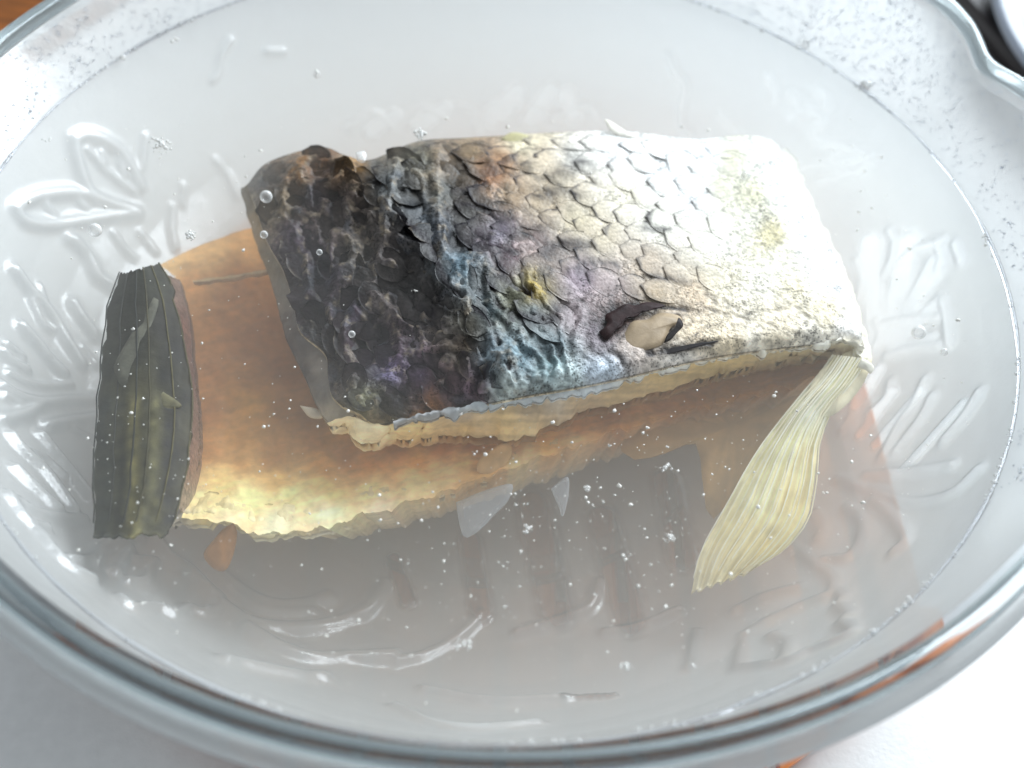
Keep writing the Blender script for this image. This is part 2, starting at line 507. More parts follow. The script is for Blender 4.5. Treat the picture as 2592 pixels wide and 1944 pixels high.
Z1 = lambda p: [((x / 2.37) / K, (y / 2.37) / K) for x, y in p]
Z2 = lambda p: [((850 + x / 2.37) / K, (250 + y / 2.37) / K) for x, y in p]
Z3 = lambda p: [((1692 + x / 2.37) / K, (y / 2.37) / K) for x, y in p]
Z4 = lambda p: [((x / 2.37) / K, (600 + y / 2.37) / K) for x, y in p]
Z5 = lambda p: [((500 + x / 2.37) / K, (700 + y / 2.37) / K) for x, y in p]
Z6 = lambda p: [((1400 + x / 1.843) / K, (600 + y / 1.843) / K) for x, y in p]
Z7 = lambda p: [((x / 2.212) / K, (1244 + y / 2.212) / K) for x, y in p]
Z8 = lambda p: [((1000 + x / 1.389) / K, (1144 + y / 1.389) / K) for x, y in p]
STROKES = []
for fn, w, hgt, lines in (
    (Z1, 0.20, 0.13, [[(440, 850), (450, 930), (490, 1060), (540, 1160), (650, 1220), (820, 1270)], [(440, 840), (500, 810), (600, 830), (700, 890), (780, 1000), (840, 1120)],
                      [(90, 1250), (180, 1190), (320, 1160), (480, 1160), (560, 1190)], [(90, 1260), (150, 1330), (300, 1350), (450, 1330), (640, 1300), (820, 1280)],
                      [(410, 1430), (480, 1490), (540, 1560), (580, 1640)]]),
    (Z1, 0.11, 0.09, [[(510, 890), (570, 950), (620, 1010), (700, 1075), (800, 1150)], [(600, 910), (620, 980)], [(715, 970), (735, 1050)], [(250, 1200), (320, 1290)],
                      [(440, 1180), (510, 1250)], [(680, 1400), (740, 1490), (800, 1550)], [(840, 1400), (930, 1510)], [(1030, 1240), (1030, 1380), (1050, 1490)],
                      [(1100, 1120), (1090, 1230)], [(1290, 960), (1370, 1060), (1420, 1180)], [(1380, 240), (1330, 330), (1310, 430), (1280, 480)], [(1600, 305), (1700, 305)],
                      [(870, 820), (860, 920), (840, 1020)]]),
    (Z4, 0.20, 0.15, [[(440, 20), (520, 120), (570, 230), (660, 290)], [(80, 200), (160, 310), (270, 430), (330, 520), (400, 640), (480, 760)], [(430, 400), (470, 470), (560, 590)],
                      [(0, 690), (70, 770), (140, 800)], [(120, 540), (220, 650), (290, 740), (370, 820)], [(0, 900), (90, 960), (230, 1000), (400, 990), (560, 985)],
                      [(0, 1100), (130, 1070), (230, 1010)], [(60, 1200), (120, 1280), (250, 1400), (330, 1500), (430, 1640)], [(80, 1400), (200, 1520), (340, 1640)],
                      [(240, 1200), (320, 1300), (400, 1400), (540, 1570)], [(270, 1140), (420, 1110), (570, 1090)]]),
    (Z4, 0.12, 0.10, [[(230, 300), (280, 430)], [(480, 660), (570, 770)], [(30, 640), (130, 720)], [(380, 1130), (470, 1180), (560, 1220)], [(180, 380), (250, 520), (300, 560)],
                      [(40, 820), (160, 880), (300, 900), (420, 890)], [(20, 960), (110, 1010)], [(150, 1290), (260, 1330), (380, 1440)]]),
    (Z7, 0.17, 0.13, [[(60, 60), (150, 180), (250, 210)], [(200, 230), (280, 330), (380, 430), (510, 500)], [(380, 390), (500, 390), (560, 330), (640, 290)],
                      [(510, 400), (590, 320), (700, 300), (790, 280)], [(640, 460), (720, 330)], [(710, 510), (800, 510), (850, 420)], [(750, 390), (860, 400)],
                      [(670, 610), (740, 660), (840, 650), (920, 670), (980, 700), (1050, 660), (1120, 690), (1220, 660)], [(40, 30), (180, 120), (320, 150), (460, 160)]]),
    (Z7, 0.26, 0.15, [[(870, 290), (940, 380), (1040, 440), (1130, 530), (1210, 600)], [(1190, 440), (1280, 520), (1420, 610), (1560, 650), (1720, 640), (1830, 600)],
                      [(1230, 640), (1370, 730), (1550, 770), (1720, 770), (1900, 740), (2060, 660), (2150, 530)], [(1380, 770), (1560, 880), (1750, 940), (1950, 940), (2200, 930)],
                      [(1270, 960), (1500, 1010), (1700, 1050), (1800, 1050)], [(1210, 480), (1300, 570), (1440, 660), (1580, 690), (1740, 690)]]),
    (Z8, 0.17, 0.12, [[(0, 740), (100, 720), (200, 670), (270, 610), (300, 570)], [(430, 640), (560, 600), (680, 550), (720, 460)], [(1590, 200), (1640, 250), (1640, 310), (1600, 370), (1510, 385)],
                      [(1480, 220), (1505, 270), (1490, 310)], [(1690, 170), (1750, 230), (1800, 310), (1760, 350)],
                      [(1380, 330), (1470, 390), (1530, 430), (1550, 470), (1540, 480), (1580, 520), (1560, 540), (1600, 580), (1570, 600), (1610, 630), (1590, 650), (1460, 700), (1380, 740), (1210, 765)],
                      [(1230, 650), (1330, 590), (1440, 540), (1540, 500)], [(1200, 560), (1310, 510), (1420, 480)], [(1210, 760), (1230, 650)], [(1370, 730), (1380, 680), (1330, 650)],
                      [(1560, 100), (1700, 150), (1830, 180), (1960, 150), (2050, 70)], [(1660, 85), (1830, 70), (1960, 50)], [(740, 640), (860, 620), (1000, 560)],
                      [(1060, 640), (1040, 760)], [(0, 900), (130, 960), (300, 980), (500, 960)], [(100, 840), (330, 880), (600, 870)]]),
    (Z6, 0.16, 0.12, [[(1600, 20), (1590, 100), (1550, 180)], [(1790, 30), (1820, 100), (1800, 150)], [(1820, 300), (1840, 400), (1850, 500)], [(1510, 400), (1530, 460), (1490, 560)],
                      [(1740, 670), (1690, 780), (1620, 880), (1540, 1030)], [(1770, 750), (1720, 850), (1600, 1010)], [(1990, 730), (1930, 830), (1830, 950)],
                      [(1580, 680), (1560, 760), (1480, 830)], [(1420, 720), (1400, 830), (1360, 900)], [(1520, 420), (1640, 390), (1800, 380)], [(1420, 110), (1450, 200), (1430, 300)],
                      [(1620, 120), (1700, 60), (1780, 40)], [(1560, 560), (1700, 520), (1800, 510)]]),
    (Z3, 0.14, 0.11, [[(0, 330), (40, 430), (100, 510), (80, 640), (80, 740), (120, 800)], [(600, 460), (640, 530), (640, 590)], [(740, 560), (770, 620), (745, 700)],
                      [(780, 670), (860, 665), (920, 700), (910, 750), (870, 790), (900, 850)], [(890, 540), (940, 580), (945, 640)],
                      [(780, 1030), (890, 990), (960, 1000), (1040, 1030)], [(910, 850), (1010, 860), (1110, 890), (1210, 950)], [(1210, 960), (1150, 1010), (1060, 1050), (900, 1090)],
                      [(980, 930), (1020, 900)], [(1000, 970), (1130, 950)], [(310, 680), (370, 740), (420, 800)], [(1330, 1390), (1370, 1470), (1340, 1570)],
                      [(1640, 1450), (1630, 1540)], [(1720, 1470), (1760, 1560)]]),
    (Z2, 0.16, 0.10, [[(80, 180), (190, 90), (260, 100), (330, 170)], [(740, 40), (870, 110), (840, 180)], [(830, 160), (870, 80), (940, 20), (1100, 40)], [(1300, 110), (1180, 60), (1120, 150)],
                      [(1300, 110), (1500, 40), (1600, 110)], [(1400, 20), (1500, 60)], [(440, 150), (520, 60), (640, 110)]]),
):
    for ln in lines:
        STROKES.append((w, hgt, fn(ln)))

NT, NS = 860, 250
th = np.linspace(0, 2 * math.pi, NT, endpoint=False)
ss = np.linspace(0.05, PS[-1], NS)
SG, TG = np.meshgrid(ss, th, indexing='ij')
inner = bowl_pt(SG, TG)
flat = inner.reshape(-1, 3)
dsp = np.zeros(len(flat)); clr = np.zeros(len(flat))
PETALS = [([(1900, 740), (1880, 530)], 26), ([(1915, 730), (1965, 530)], 24), ([(1930, 735), (2022, 570)], 22), ([(1930, 745), (2030, 655)], 18), ([(1925, 760), (2010, 735)], 15),
          ([(1850, 880), (1900, 800)], 15), ([(1895, 960), (1990, 850)], 13), ([(1955, 1015), (2080, 875)], 11), ([(1860, 940), (1930, 850)], 12),
          ([(1015, 1170), (1040, 1330)], 24), ([(1150, 1090), (1205, 1330)], 36), ([(1300, 1120), (1365, 1350)], 34), ([(1440, 1040), (1475, 1210)], 32), ([(1215, 1512), (1330, 1506)], 7),
          ([(850, 1210), (880, 1300)], 18), ([(1060, 258), (1118, 200)], 20), ([(1150, 258), (1190, 196)], 20), ([(1240, 252), (1228, 202)], 18), ([(800, 285), (852, 250)], 16), ([(905, 275), (960, 235)], 16)]
for ln, rad in PETALS:
    q = wall_hit(resample(ln, 8, False))
    k_ = np.linalg.norm(q[3] - wall_hit([(resample(ln, 8, False)[3] + np.array([rad, 0]))])[0])
    d = seg_dist(flat, q)
    e_ = np.clip(1.5 - d / k_ + 0.25 * fbm(flat * 2.0, 3, 15), 0, 1)
    clr = np.maximum(clr, e_ * (0.25 if ln[0][1] < 300 else (0.55 if ln[0][0] > 1890 and ln[0][1] < 780 else 1.0)))
    dsp = np.maximum(dsp, (0.06 if ln[0][0] > 1500 else 0.10) * np.clip((1.15 - d / k_) * 2.5, 0, 1))
for w, hgt, ln in STROKES:
    rt_ = np.mean([p[0] for p in ln]) > 1500
    if rt_: hgt, w = hgt * (0.34 if np.mean([p[1] for p in ln]) < 450 else 0.75), w * 1.2
    cl_ = 0.36 if np.mean([p[0] for p in ln]) > 1150 and np.mean([p[1] for p in ln]) > 450 else 0.12
    q = resample(wall_hit(resample(ln, max(4, len(ln) * 4))), len(ln) * 5, False)
    lo, hi = q.min(0) - 3 * w, q.max(0) + 3 * w
    m = np.all((flat > lo) & (flat < hi), axis=1)
    if not m.any(): continue
    d = seg_dist(flat[m], q)
    dsp[m] = np.maximum(dsp[m], 1.35 * hgt * np.exp(-(d / (0.95 * w)) ** 2))
    clr[m] = np.maximum(clr[m], cl_ * np.exp(-(d / (1.1 * w)) ** 2))
dsp += 0.012 * fbm(flat * 1.3, 3, 5)
dn = np.gradient(inner, axis=0); dt = np.roll(inner, -1, 1) - np.roll(inner, 1, 1)
nrm = np.cross(dt, dn); nrm /= np.linalg.norm(nrm, axis=-1, keepdims=True) + 1e-12
if nrm[40, 0, 2] < 0: nrm = -nrm
inner_d = inner + nrm * dsp.reshape(NS, NT)[..., None]
WT = 0.34
th2 = th[::4]
ss2 = np.linspace(PS[-1], 0.05, 60)
SG2, TG2 = np.meshgrid(ss2, th2, indexing='ij')
outer = bowl_pt(SG2, TG2)
dn2 = np.gradient(outer, axis=0); dt2 = np.roll(outer, -1, 1) - np.roll(outer, 1, 1)
nr2 = np.cross(dt2, dn2); nr2 /= np.linalg.norm(nr2, axis=-1, keepdims=True) + 1e-12
if nr2[20, 0, 2] > 0: nr2 = -nr2
outer = outer + nr2 * WT
bowl = empty('glass_bowl', (0, 0, zt1), 'large round pressed glass bowl with leaf relief, full of cloudy water', 'bowl')
mk('inner_wall', inner_d.reshape(-1, 3), grid_faces(NS, NT, True), M_WALL, bowl, np.repeat(np.clip(clr, 0, 1)[:, None], 3, 1))
mk('outer_wall', outer.reshape(-1, 3), grid_faces(len(ss2), len(th2), True), M_WALL_OUT, bowl)
# rolled rim that joins the two
n_r, n_c = 360, 14
tr_ = np.linspace(0, 2 * math.pi, n_r, endpoint=False)
rv = []
for k in range(n_c):
    a = 2 * math.pi * k / n_c
    rr = rim_r(tr_) + 0.04 + 0.22 * math.cos(a)
    rv.append(np.stack([rr * np.cos(tr_), rr * np.sin(tr_), np.full(n_r, RIM_Z - 0.22 + 0.24 * math.sin(a))], 1))
rv.append(rv[0].copy())
rim = mk('rim', np.array(rv).reshape(-1, 3), grid_faces(n_c + 1, n_r, True), M_RIM, bowl)
lv = []
for k in range(13):
    a = 2 * math.pi * k / 12
    rr = rim_r(tr_) + 0.30 + 0.26 * math.cos(a)
    lv.append(np.stack([rr * np.cos(tr_), rr * np.sin(tr_), np.full(n_r, RIM_Z - 0.62 + 0.30 * math.sin(a))], 1))
mk('rim_lip', np.array(lv).reshape(-1, 3), grid_faces(13, n_r, True), M_WALL, bowl)
v, f = lathe([(6.9, -6.0), (6.9, zt1), (6.5, zt1), (6.3, -6.05)], n=128)
mk('foot_ring', v, f, M_WALL_OUT, bowl)

# ------------------------------------------------------------------ the water (a closed body of murk)
def water_body(z_top, z_bot, name, mat, label):
    pr = [(0.01, z_top)]
    zs = np.linspace(z_top, z_bot, 24)
    for z in zs:
        pr.append((np.interp(z, PROF[:, 1], PROF[:, 0]) - 0.03, z))
    pr.append((0.01, z_bot))
    v, f = lathe(pr, (WC[0], WC[1]), n=160)
    o = mk(name, v, f, mat)
    props(o, label, kind='structure')
    return o


water_body(0.0, -5.78, 'water', M_WATER, 'cloudy greyish water filling the glass bowl')
def strip(name, A, zA, B, zB, n, m, mat, parent, ctrl, thick=0.3, bulge=0.0, noise=0.05, seed=0, warp=14, streak=None, nfreq=1.0, jag=4.0):
    """a band of flesh between two traced edges, closed behind"""
    a, b = resample(A, n), resample(B, n)
    for cv, sd_, am in ((a, 1, 0.5 * jag), (b, 2, jag)):
        qn = np.stack([cv[:, 0] * 0.05, cv[:, 1] * 0.05, np.full(n, seed + 0.5)], 1)
        cv += am * np.stack([fbm(qn, 3, seed + sd_), 1.6 * fbm(qn * 1.2, 4, seed + sd_ + 9)], 1)
    tt = np.linspace(0, 1, m)[:, None, None]
    g = a[None] * (1 - tt) + b[None] * tt
    zA = np.interp(np.linspace(0, 1, n), np.linspace(0, 1, len(zA)), zA); zB = np.interp(np.linspace(0, 1, n), np.linspace(0, 1, len(zB)), zB)
    t1 = tt[..., 0]
    zz = zA[None] * (1 - t1) + zB[None] * t1 + bulge * np.sin(np.pi * t1)
    qq = np.concatenate([g * 0.02, np.full(g.shape[:-1] + (1,), seed * 3.1)], -1)
    pts = at(g, zz)
    ef = np.clip(np.minimum(t1, 1 - t1) * 6, 0, 1)
    pts = pts + np.array([0, -0.3, 1.0]) * (noise * ef * fbm(qq * nfreq, 4, seed))[..., None]
    c = paint(g, ctrl, 3.2, warp, seed)
    c = c * (1 + 0.22 * fbm(qq * np.array([1.0, 3.0, 1]), 4, seed + 5))[..., None]
    if streak:
        c = c * (1 + streak * fbm(np.concatenate([g * np.array([0.006, 0.09]), np.zeros(g.shape[:-1] + (1,))], -1), 3, seed + 8))[..., None]
    top = pts.reshape(-1, 3)
    bot = top + np.array([0, 0.35, -1.0]) * thick
    n0 = n * m
    fcs = grid_faces(m, n)
    ib = np.concatenate([np.arange(n), np.arange(1, m) * n + n - 1, (m - 1) * n + np.arange(n - 2, -1, -1), np.arange(m - 2, 0, -1) * n])
    sf = np.stack([ib, np.roll(ib, -1), np.roll(ib, -1) + n0, ib + n0], 1)
    cf = c.reshape(-1, 3)
    return mk(name, np.vstack([top, bot]), np.vstack([fcs, fcs[:, ::-1] + n0, sf]), mat, parent, np.vstack([cf, cf]))


# ------------------------------------------------------------------ the fish
fish = empty('fish_piece', (0.5, -1.5, -5.7), 'folded piece of raw fish with dark scaly skin and tan flesh lying in the water', 'fish')

SK_TOP = [(533, 400), (580, 350), (690, 318), (745, 335), (800, 345), (900, 306), (1000, 298), (1100, 292), (1200, 286), (1310, 282), (1400, 288), (1500, 300), (1600, 292), (1660, 300), (1695, 325)]
SK_RIGHT = [(1695, 325), (1725, 380), (1760, 470), (1800, 545), (1842, 645), (1868, 752)]
SK_BOT = [(768, 897), (800, 914), (850, 914), (930, 902), (1000, 882), (1070, 868), (1150, 852), (1250, 835), (1360, 812), (1450, 790), (1560, 768), (1700, 750), (1820, 738), (1868, 752)]
SK_LEFT = [(533, 400), (550, 440), (576, 519), (612, 584), (634, 656), (648, 714), (702, 764), (709, 818), (720, 858), (768, 897)]
NU, NV = 460, 280
px = coons(SK_TOP, SK_RIGHT, SK_BOT, SK_LEFT, NU, NV)
u = np.linspace(0, 1, NU)[None, :]; v_ = np.linspace(0, 1, NV)[:, None]
RIDGE = [(745, 340), (830, 440), (940, 570), (1000, 660), (1090, 790), (1110, 860)]
rl = resample(RIDGE, 40)
pf = px.reshape(-1, 2)
rx = np.interp(px[..., 1], rl[:, 1], rl[:, 0])         # the fold's place at this height in the picture
sd = (px[..., 0] - rx)                                  # <0: back side, >0: flank
z = 0.10 - np.where(sd < 0, 1.35 * (1 - np.exp(sd / 190.0)), 0.42 * (1 - np.exp(-sd / 300.0)))
z = z - 0.45 * np.clip((0.12 - v_) / 0.12, 0, 1) ** 2 - 0.35 * np.clip((v_ - 0.9) / 0.1, 0, 1) ** 2
z = z - 0.35 * np.clip((u - 0.9) / 0.1, 0, 1) ** 2
P0 = at(px, z)
base = P0.copy()
dark = np.clip((1210 - px[..., 0] + 0.35 * (px[..., 1] - 500)) / 330.0, 0, 1)      # 1 on the back, 0 on the belly
q3 = np.concatenate([px * 0.02, np.zeros(px.shape[:-1] + (1,))], -1)
crump = 0.34 * fbm(q3 * np.array([0.5, 0.4, 1]), 3, 3, True) + 0.12 * fbm(q3 * 1.3, 3, 9) + 0.04 * fbm(q3 * 4.0, 3, 13)
CREASE = []
for fn, w, lines in (
    (Z2, 6, [[(960, 460), (1000, 400), (1080, 340)], [(680, 680), (780, 650), (900, 690), (980, 750)], [(800, 900), (950, 920), (1100, 930)], [(1200, 590), (1330, 570), (1470, 580)],
             [(1390, 1050), (1500, 990), (1700, 1000)], [(1200, 1330), (1320, 1310), (1350, 1240), (1480, 1210)],
             [(940, 1130), (960, 1200), (1000, 1260)], [(1860, 740), (1900, 640)], [(1830, 780), (2000, 790)],
             [(1300, 470), (1370, 410), (1490, 380)], [(1840, 1060), (1980, 1080), (2120, 1110)],
             [(380, 720), (560, 880), (640, 1080), (760, 1200)], [(990, 1010), (1060, 1120), (1200, 1180)], [(700, 560), (800, 560), (900, 520)],
             [(820, 1270), (920, 1330), (980, 1480)], [(1050, 1330), (1100, 1310), (1200, 1360)]]),
    (Z2, 13, [[(1600, 1420), (1640, 1300), (1720, 1230), (1820, 1240)], [(1640, 1330), (1740, 1270), (1900, 1240)], [(1260, 940), (1300, 890), (1400, 870), (1500, 880)],
              [(1900, 1520), (2000, 1510), (2060, 1500)], [(1200, 1330), (1320, 1320)]]),
    (Z2, 7, [[(1900, 1240), (2100, 1260), (2200, 1290)], [(1900, 1450), (1950, 1390), (2050, 1370), (2050, 1300)], [(2000, 1510), (2130, 1490)], [(1600, 1500), (1700, 1540), (1740, 1640)]]),
    (Z5, 8, [[(1400, 490), (1500, 480), (1600, 490)], [(1240, 620), (1230, 740), (1190, 790)], [(1660, 680), (1690, 600), (1740, 550)], [(1860, 560), (1900, 630)],
             [(1080, 480), (1200, 490), (1330, 560)], [(700, 480), (760, 530), (800, 640)], [(1330, 180), (1400, 240)]]),
    (Z6, 4, [[(380, 180), (560, 200), (700, 250), (860, 330)], [(690, 330), (900, 380), (1100, 440), (1300, 500)], [(560, 120), (760, 170), (900, 210)], [(700, 260), (760, 310)],
             [(900, 360), (1100, 330)], [(1000, 240), (1100, 300), (1250, 420)]]),
):
    for ln in lines: CREASE.append((w, fn(ln), 0.45 if fn is Z6 else 1.0))
groove = np.zeros(len(pf))
CREASE += [(22, [(1330, 712), (1318, 690), (1338, 668), (1372, 660), (1405, 662)], 1.3), (15, [(1405, 760), (1440, 752), (1470, 748)], 1.3), (9, [(1470, 748), (1520, 742), (1548, 738)], 1.2), (14, [(1150, 694), (1190, 690), (1204, 668)], 1.2)]  # dark strokes for the hollow and slits, painted into the skin colour too
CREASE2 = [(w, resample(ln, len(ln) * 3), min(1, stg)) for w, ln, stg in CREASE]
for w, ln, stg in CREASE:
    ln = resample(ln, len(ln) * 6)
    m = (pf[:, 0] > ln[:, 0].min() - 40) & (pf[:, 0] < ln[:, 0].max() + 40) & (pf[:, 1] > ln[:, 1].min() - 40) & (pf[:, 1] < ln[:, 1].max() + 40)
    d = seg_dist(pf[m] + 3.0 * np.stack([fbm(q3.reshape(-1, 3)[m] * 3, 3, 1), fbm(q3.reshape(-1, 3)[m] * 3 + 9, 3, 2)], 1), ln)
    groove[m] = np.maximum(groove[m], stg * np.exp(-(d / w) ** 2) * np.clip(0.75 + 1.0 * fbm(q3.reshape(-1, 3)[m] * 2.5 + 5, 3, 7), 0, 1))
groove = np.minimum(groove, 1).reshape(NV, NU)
edge_fade = np.clip(np.minimum(np.minimum(u, 1 - u) * 18, np.minimum(v_, 1 - v_) * 14), 0, 1)
z2 = z + edge_fade * ((0.04 + 1.05 * dark) * crump - 0.12 * groove * (groove > 0.0) * np.clip(dark + 0.35, 0, 1))
# long folds running down from the ridge in the blue-grey strip
fold_m = np.exp(-((px[..., 0] - 1130 - 0.25 * (px[..., 1] - 700)) / 120.0) ** 2) * np.clip((px[..., 1] - 560) / 100, 0, 1)
z2 = z2 + edge_fade * 0.08 * fold_m * np.sin(px[..., 0] * 0.12 - px[..., 1] * 0.06 + 7 * fbm(q3 * 0.6, 4, 21))
P = at(px, z) + np.array([0, 0, 1.0]) * (z2 - z)[..., None]
SKIN_C = [(560, 400, (70, 62, 55)), (640, 350, (95, 68, 38)), (700, 350, (85, 60, 40)), (760, 350, (120, 90, 50)), (600, 450, (85, 72, 55)), (680, 440, (48, 40, 42)), (750, 470, (60, 52, 48)),
          (640, 540, (52, 44, 50)), (700, 590, (50, 42, 50)), (780, 560, (72, 66, 60)), (850, 560, (66, 60, 58)), (680, 680, (34, 26, 32)), (760, 690, (40, 30, 36)), (850, 660, (62, 56, 54)),
          (720, 790, (44, 36, 38)), (800, 760, (40, 30, 36)), (870, 740, (58, 48, 52)), (930, 640, (80, 76, 74)), (920, 700, (60, 54, 54)), (1000, 700, (98, 94, 84)), (980, 770, (92, 82, 72)),
          (900, 820, (72, 58, 74)), (830, 820, (76, 66, 88)), (960, 840, (96, 72, 78)), (1010, 850, (110, 90, 100)), (790, 870, (80, 78, 62)), (850, 890, (62, 58, 48)), (930, 880, (130, 86, 48)),
          (850, 400, (78, 80, 80)), (820, 360, (88, 82, 72)), (900, 350, (90, 86, 74)), (960, 330, (105, 88, 68)), (900, 460, (72, 76, 80)), (950, 500, (70, 72, 76)), (960, 420, (84, 84, 78)),
          (1000, 380, (110, 98, 84)), (1020, 330, (130, 110, 84)), (1060, 380, (170, 124, 92)), (1090, 350, (168, 128, 92)), (1100, 420, (165, 140, 110)), (1010, 470, (90, 88, 84)), (1040, 520, (92, 84, 90)),
          (1080, 500, (116, 106, 118)), (1090, 560, (100, 84, 88)), (1030, 600, (88, 92, 92)), (1000, 590, (84, 100, 108)), (1060, 660, (92, 104, 106)), (1110, 640, (110, 110, 92)), (1160, 630, (138, 120, 62)),
          (1150, 690, (110, 118, 118)), (1180, 740, (104, 116, 120)), (1120, 780, (100, 116, 122)), (1070, 780, (110, 122, 128)), (1180, 790, (130, 150, 152)), (1100, 850, (170, 180, 178)), (1230, 810, (176, 190, 190)),
          (1300, 800, (196, 204, 200)), (1210, 560, (140, 128, 120)), (1160, 520, (150, 132, 128)), (1260, 600, (156, 140, 150)), (1320, 610, (168, 152, 150)), (1240, 680, (140, 128, 130)), (1290, 720, (128, 118, 124)),
          (1360, 740, (190, 172, 150)), (1440, 700, (196, 176, 148)), (1500, 720, (206, 184, 146)), (1560, 730, (216, 196, 156)), (1420, 640, (180, 160, 132)), (1500, 640, (196, 172, 136)), (1400, 570, (186, 166, 136)),
          (1170, 440, (190, 168, 132)), (1220, 400, (212, 194, 158)), (1160, 360, (206, 186, 150)), (1250, 340, (228, 220, 196)), (1140, 310, (216, 200, 160)), (1330, 320, (236, 232, 214)), (1250, 480, (200, 184, 146)),
          (1300, 520, (196, 180, 146)), (1350, 430, (226, 214, 180)), (1430, 380, (238, 234, 216)), (1430, 480, (230, 222, 194)), (1500, 420, (238, 234, 216)), (1520, 330, (232, 230, 214)), (1560, 400, (206, 198, 162)),
          (1590, 340, (204, 196, 158)), (1640, 420, (196, 188, 148)), (1610, 480, (222, 214, 182)), (1660, 510, (200, 186, 136)), (1540, 520, (228, 220, 192)), (1560, 600, (214, 200, 164)), (1650, 600, (228, 218, 186)),
          (1690, 560, (236, 226, 190)), (1640, 320, (220, 216, 194)), (1690, 400, (238, 236, 220)), (1740, 480, (244, 242, 230)), (1720, 620, (228, 212, 170)), (1780, 680, (222, 204, 160)), (1800, 600, (244, 240, 226)),
          (1840, 700, (240, 232, 210)), (1680, 700, (222, 204, 166)), (1760, 740, (236, 226, 200)), (1480, 780, (222, 212, 190)), (1620, 760, (232, 220, 190)), (1340, 680, (92, 66, 58)), (1320, 700, (70, 48, 44))]
SKIN_C = [(a, b, (c[0], min(255, c[1] * (1.0 + 0.02 * (c[0] > 180))), min(255, c[2] * (1.10 if c[0] > 180 else 1.0)))) for a, b, c in SKIN_C]
C = paint(px, SKIN_C, 3.6, 24, 11)
smg = np.clip(1.7 * fbm(q3 * 1.1, 5, 77) - 0.15, 0, 0.8) * np.clip((1480 - px[..., 0]) / 320, 0.1, 1)
C = C * (1 - 0.8 * smg[..., None])
mott = fbm(q3 * 2.2, 5, 31); mott2 = fbm(q3 * 6.0, 3, 41)
C = C * (1 + (0.25 + 0.45 * dark) * mott + (0.10 + 0.3 * dark) * mott2)[..., None]
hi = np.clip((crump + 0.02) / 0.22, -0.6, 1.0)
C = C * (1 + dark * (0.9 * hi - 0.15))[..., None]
crest_hi = np.clip((fbm(q3 * 4.0, 4, 131) - 0.12) * 3, 0, 1) * np.clip(hi, 0, 1) * dark  # greyish highlights painted into the colour on the crests of the back
C = C * (1 - 0.6 * crest_hi[..., None]) + 0.6 * crest_hi[..., None] * srgb((150, 136, 116))
blue = 0.7 * np.clip(fbm(q3 * 1.4, 3, 51) - 0.1, 0, 1)[..., None] * (dark * (1 - 0.4 * dark))[..., None]
C = C * (1 - blue) + blue * np.array([0.10, 0.13, 0.17])
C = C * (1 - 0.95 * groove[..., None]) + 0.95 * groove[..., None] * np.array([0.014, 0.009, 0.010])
speck = (vnoise(q3 * 14, 61) > 0.72)[..., None] * np.clip(1 - np.abs(px[..., 0:1] - 1260) / 280, 0, 1)
C = C * (1 - 0.55 * speck)
skin_top = P.reshape(-1, 3)
# thin skin, closed underneath
skin_bot = skin_top - np.array([0, 0, 0.10])
nvx = NU * NV
bd = np.concatenate([np.arange(NU), np.arange(1, NV) * NU + NU - 1, (NV - 1) * NU + np.arange(NU - 2, -1, -1), np.arange(NV - 2, 0, -1) * NU])
gf = grid_faces(NV, NU)
side = np.stack([bd, np.roll(bd, -1), np.roll(bd, -1) + nvx, bd + nvx], 1)
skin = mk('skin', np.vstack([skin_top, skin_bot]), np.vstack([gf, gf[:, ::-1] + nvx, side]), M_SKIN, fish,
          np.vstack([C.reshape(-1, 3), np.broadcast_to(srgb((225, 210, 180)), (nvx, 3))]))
bd_ = strip('end_edge', [(1678, 330), (1706, 400), (1738, 480), (1778, 560), (1816, 650), (1846, 735), (1850, 762)], [-0.78, -0.72, -0.75], [(1704, 318), (1734, 378), (1768, 468), (1808, 543), (1850, 645), (1878, 752), (1880, 790)],
            [-1.9, -1.8, -1.5], 160, 12, M_FLESH, fish, [(1700, 340, (240, 238, 226)), (1750, 470, (248, 246, 236)), (1800, 560, (250, 248, 238)), (1850, 680, (246, 238, 218)), (1870, 770, (250, 246, 232))], 0.3, 0.12, 0.10, 44, nfreq=2.2, streak=0.1, jag=9)
bd_['label'] = 'thick white fold along the right end of the skin'
skin['label'] = 'wet scaly skin, black-blue on the back and cream on the belly'

# scales: plates set in staggered rows on the skin
dPu = np.gradient(P0, axis=1); dPv = np.gradient(P0, axis=0)


def px_index(x, y):
    k = np.argmin((pf[:, 0] - x) ** 2 + (pf[:, 1] - y) ** 2)
    return divmod(k, NU), math.sqrt((pf[k, 0] - x) ** 2 + (pf[k, 1] - y) ** 2)


poly = np.vstack([resample(SK_TOP, 60), resample(SK_RIGHT, 30), resample(SK_BOT, 60)[::-1], resample(SK_LEFT, 30)[::-1]])
row = 0
n_scales = 0
sx = np.linspace(-1, 1, 9); sy = np.linspace(-1, 1, 7)
SX = np.array([-1, -0.95, -0.88, -0.78, -0.62, -0.4, -0.1, 0.25, 0.6, 1.0]); SY = np.array([-1, -0.9, -0.72, -0.4, 0, 0.4, 0.72, 0.9, 1])
GI, GJ = np.meshgrid(SX, SY)
nsx, nsy = len(SX), len(SY)
SF = grid_faces(nsy, nsx)
SB = np.concatenate([np.arange(nsx), np.arange(1, nsy) * nsx + nsx - 1, (nsy - 1) * nsx + np.arange(nsx - 2, -1, -1), np.arange(nsy - 2, 0, -1) * nsx])


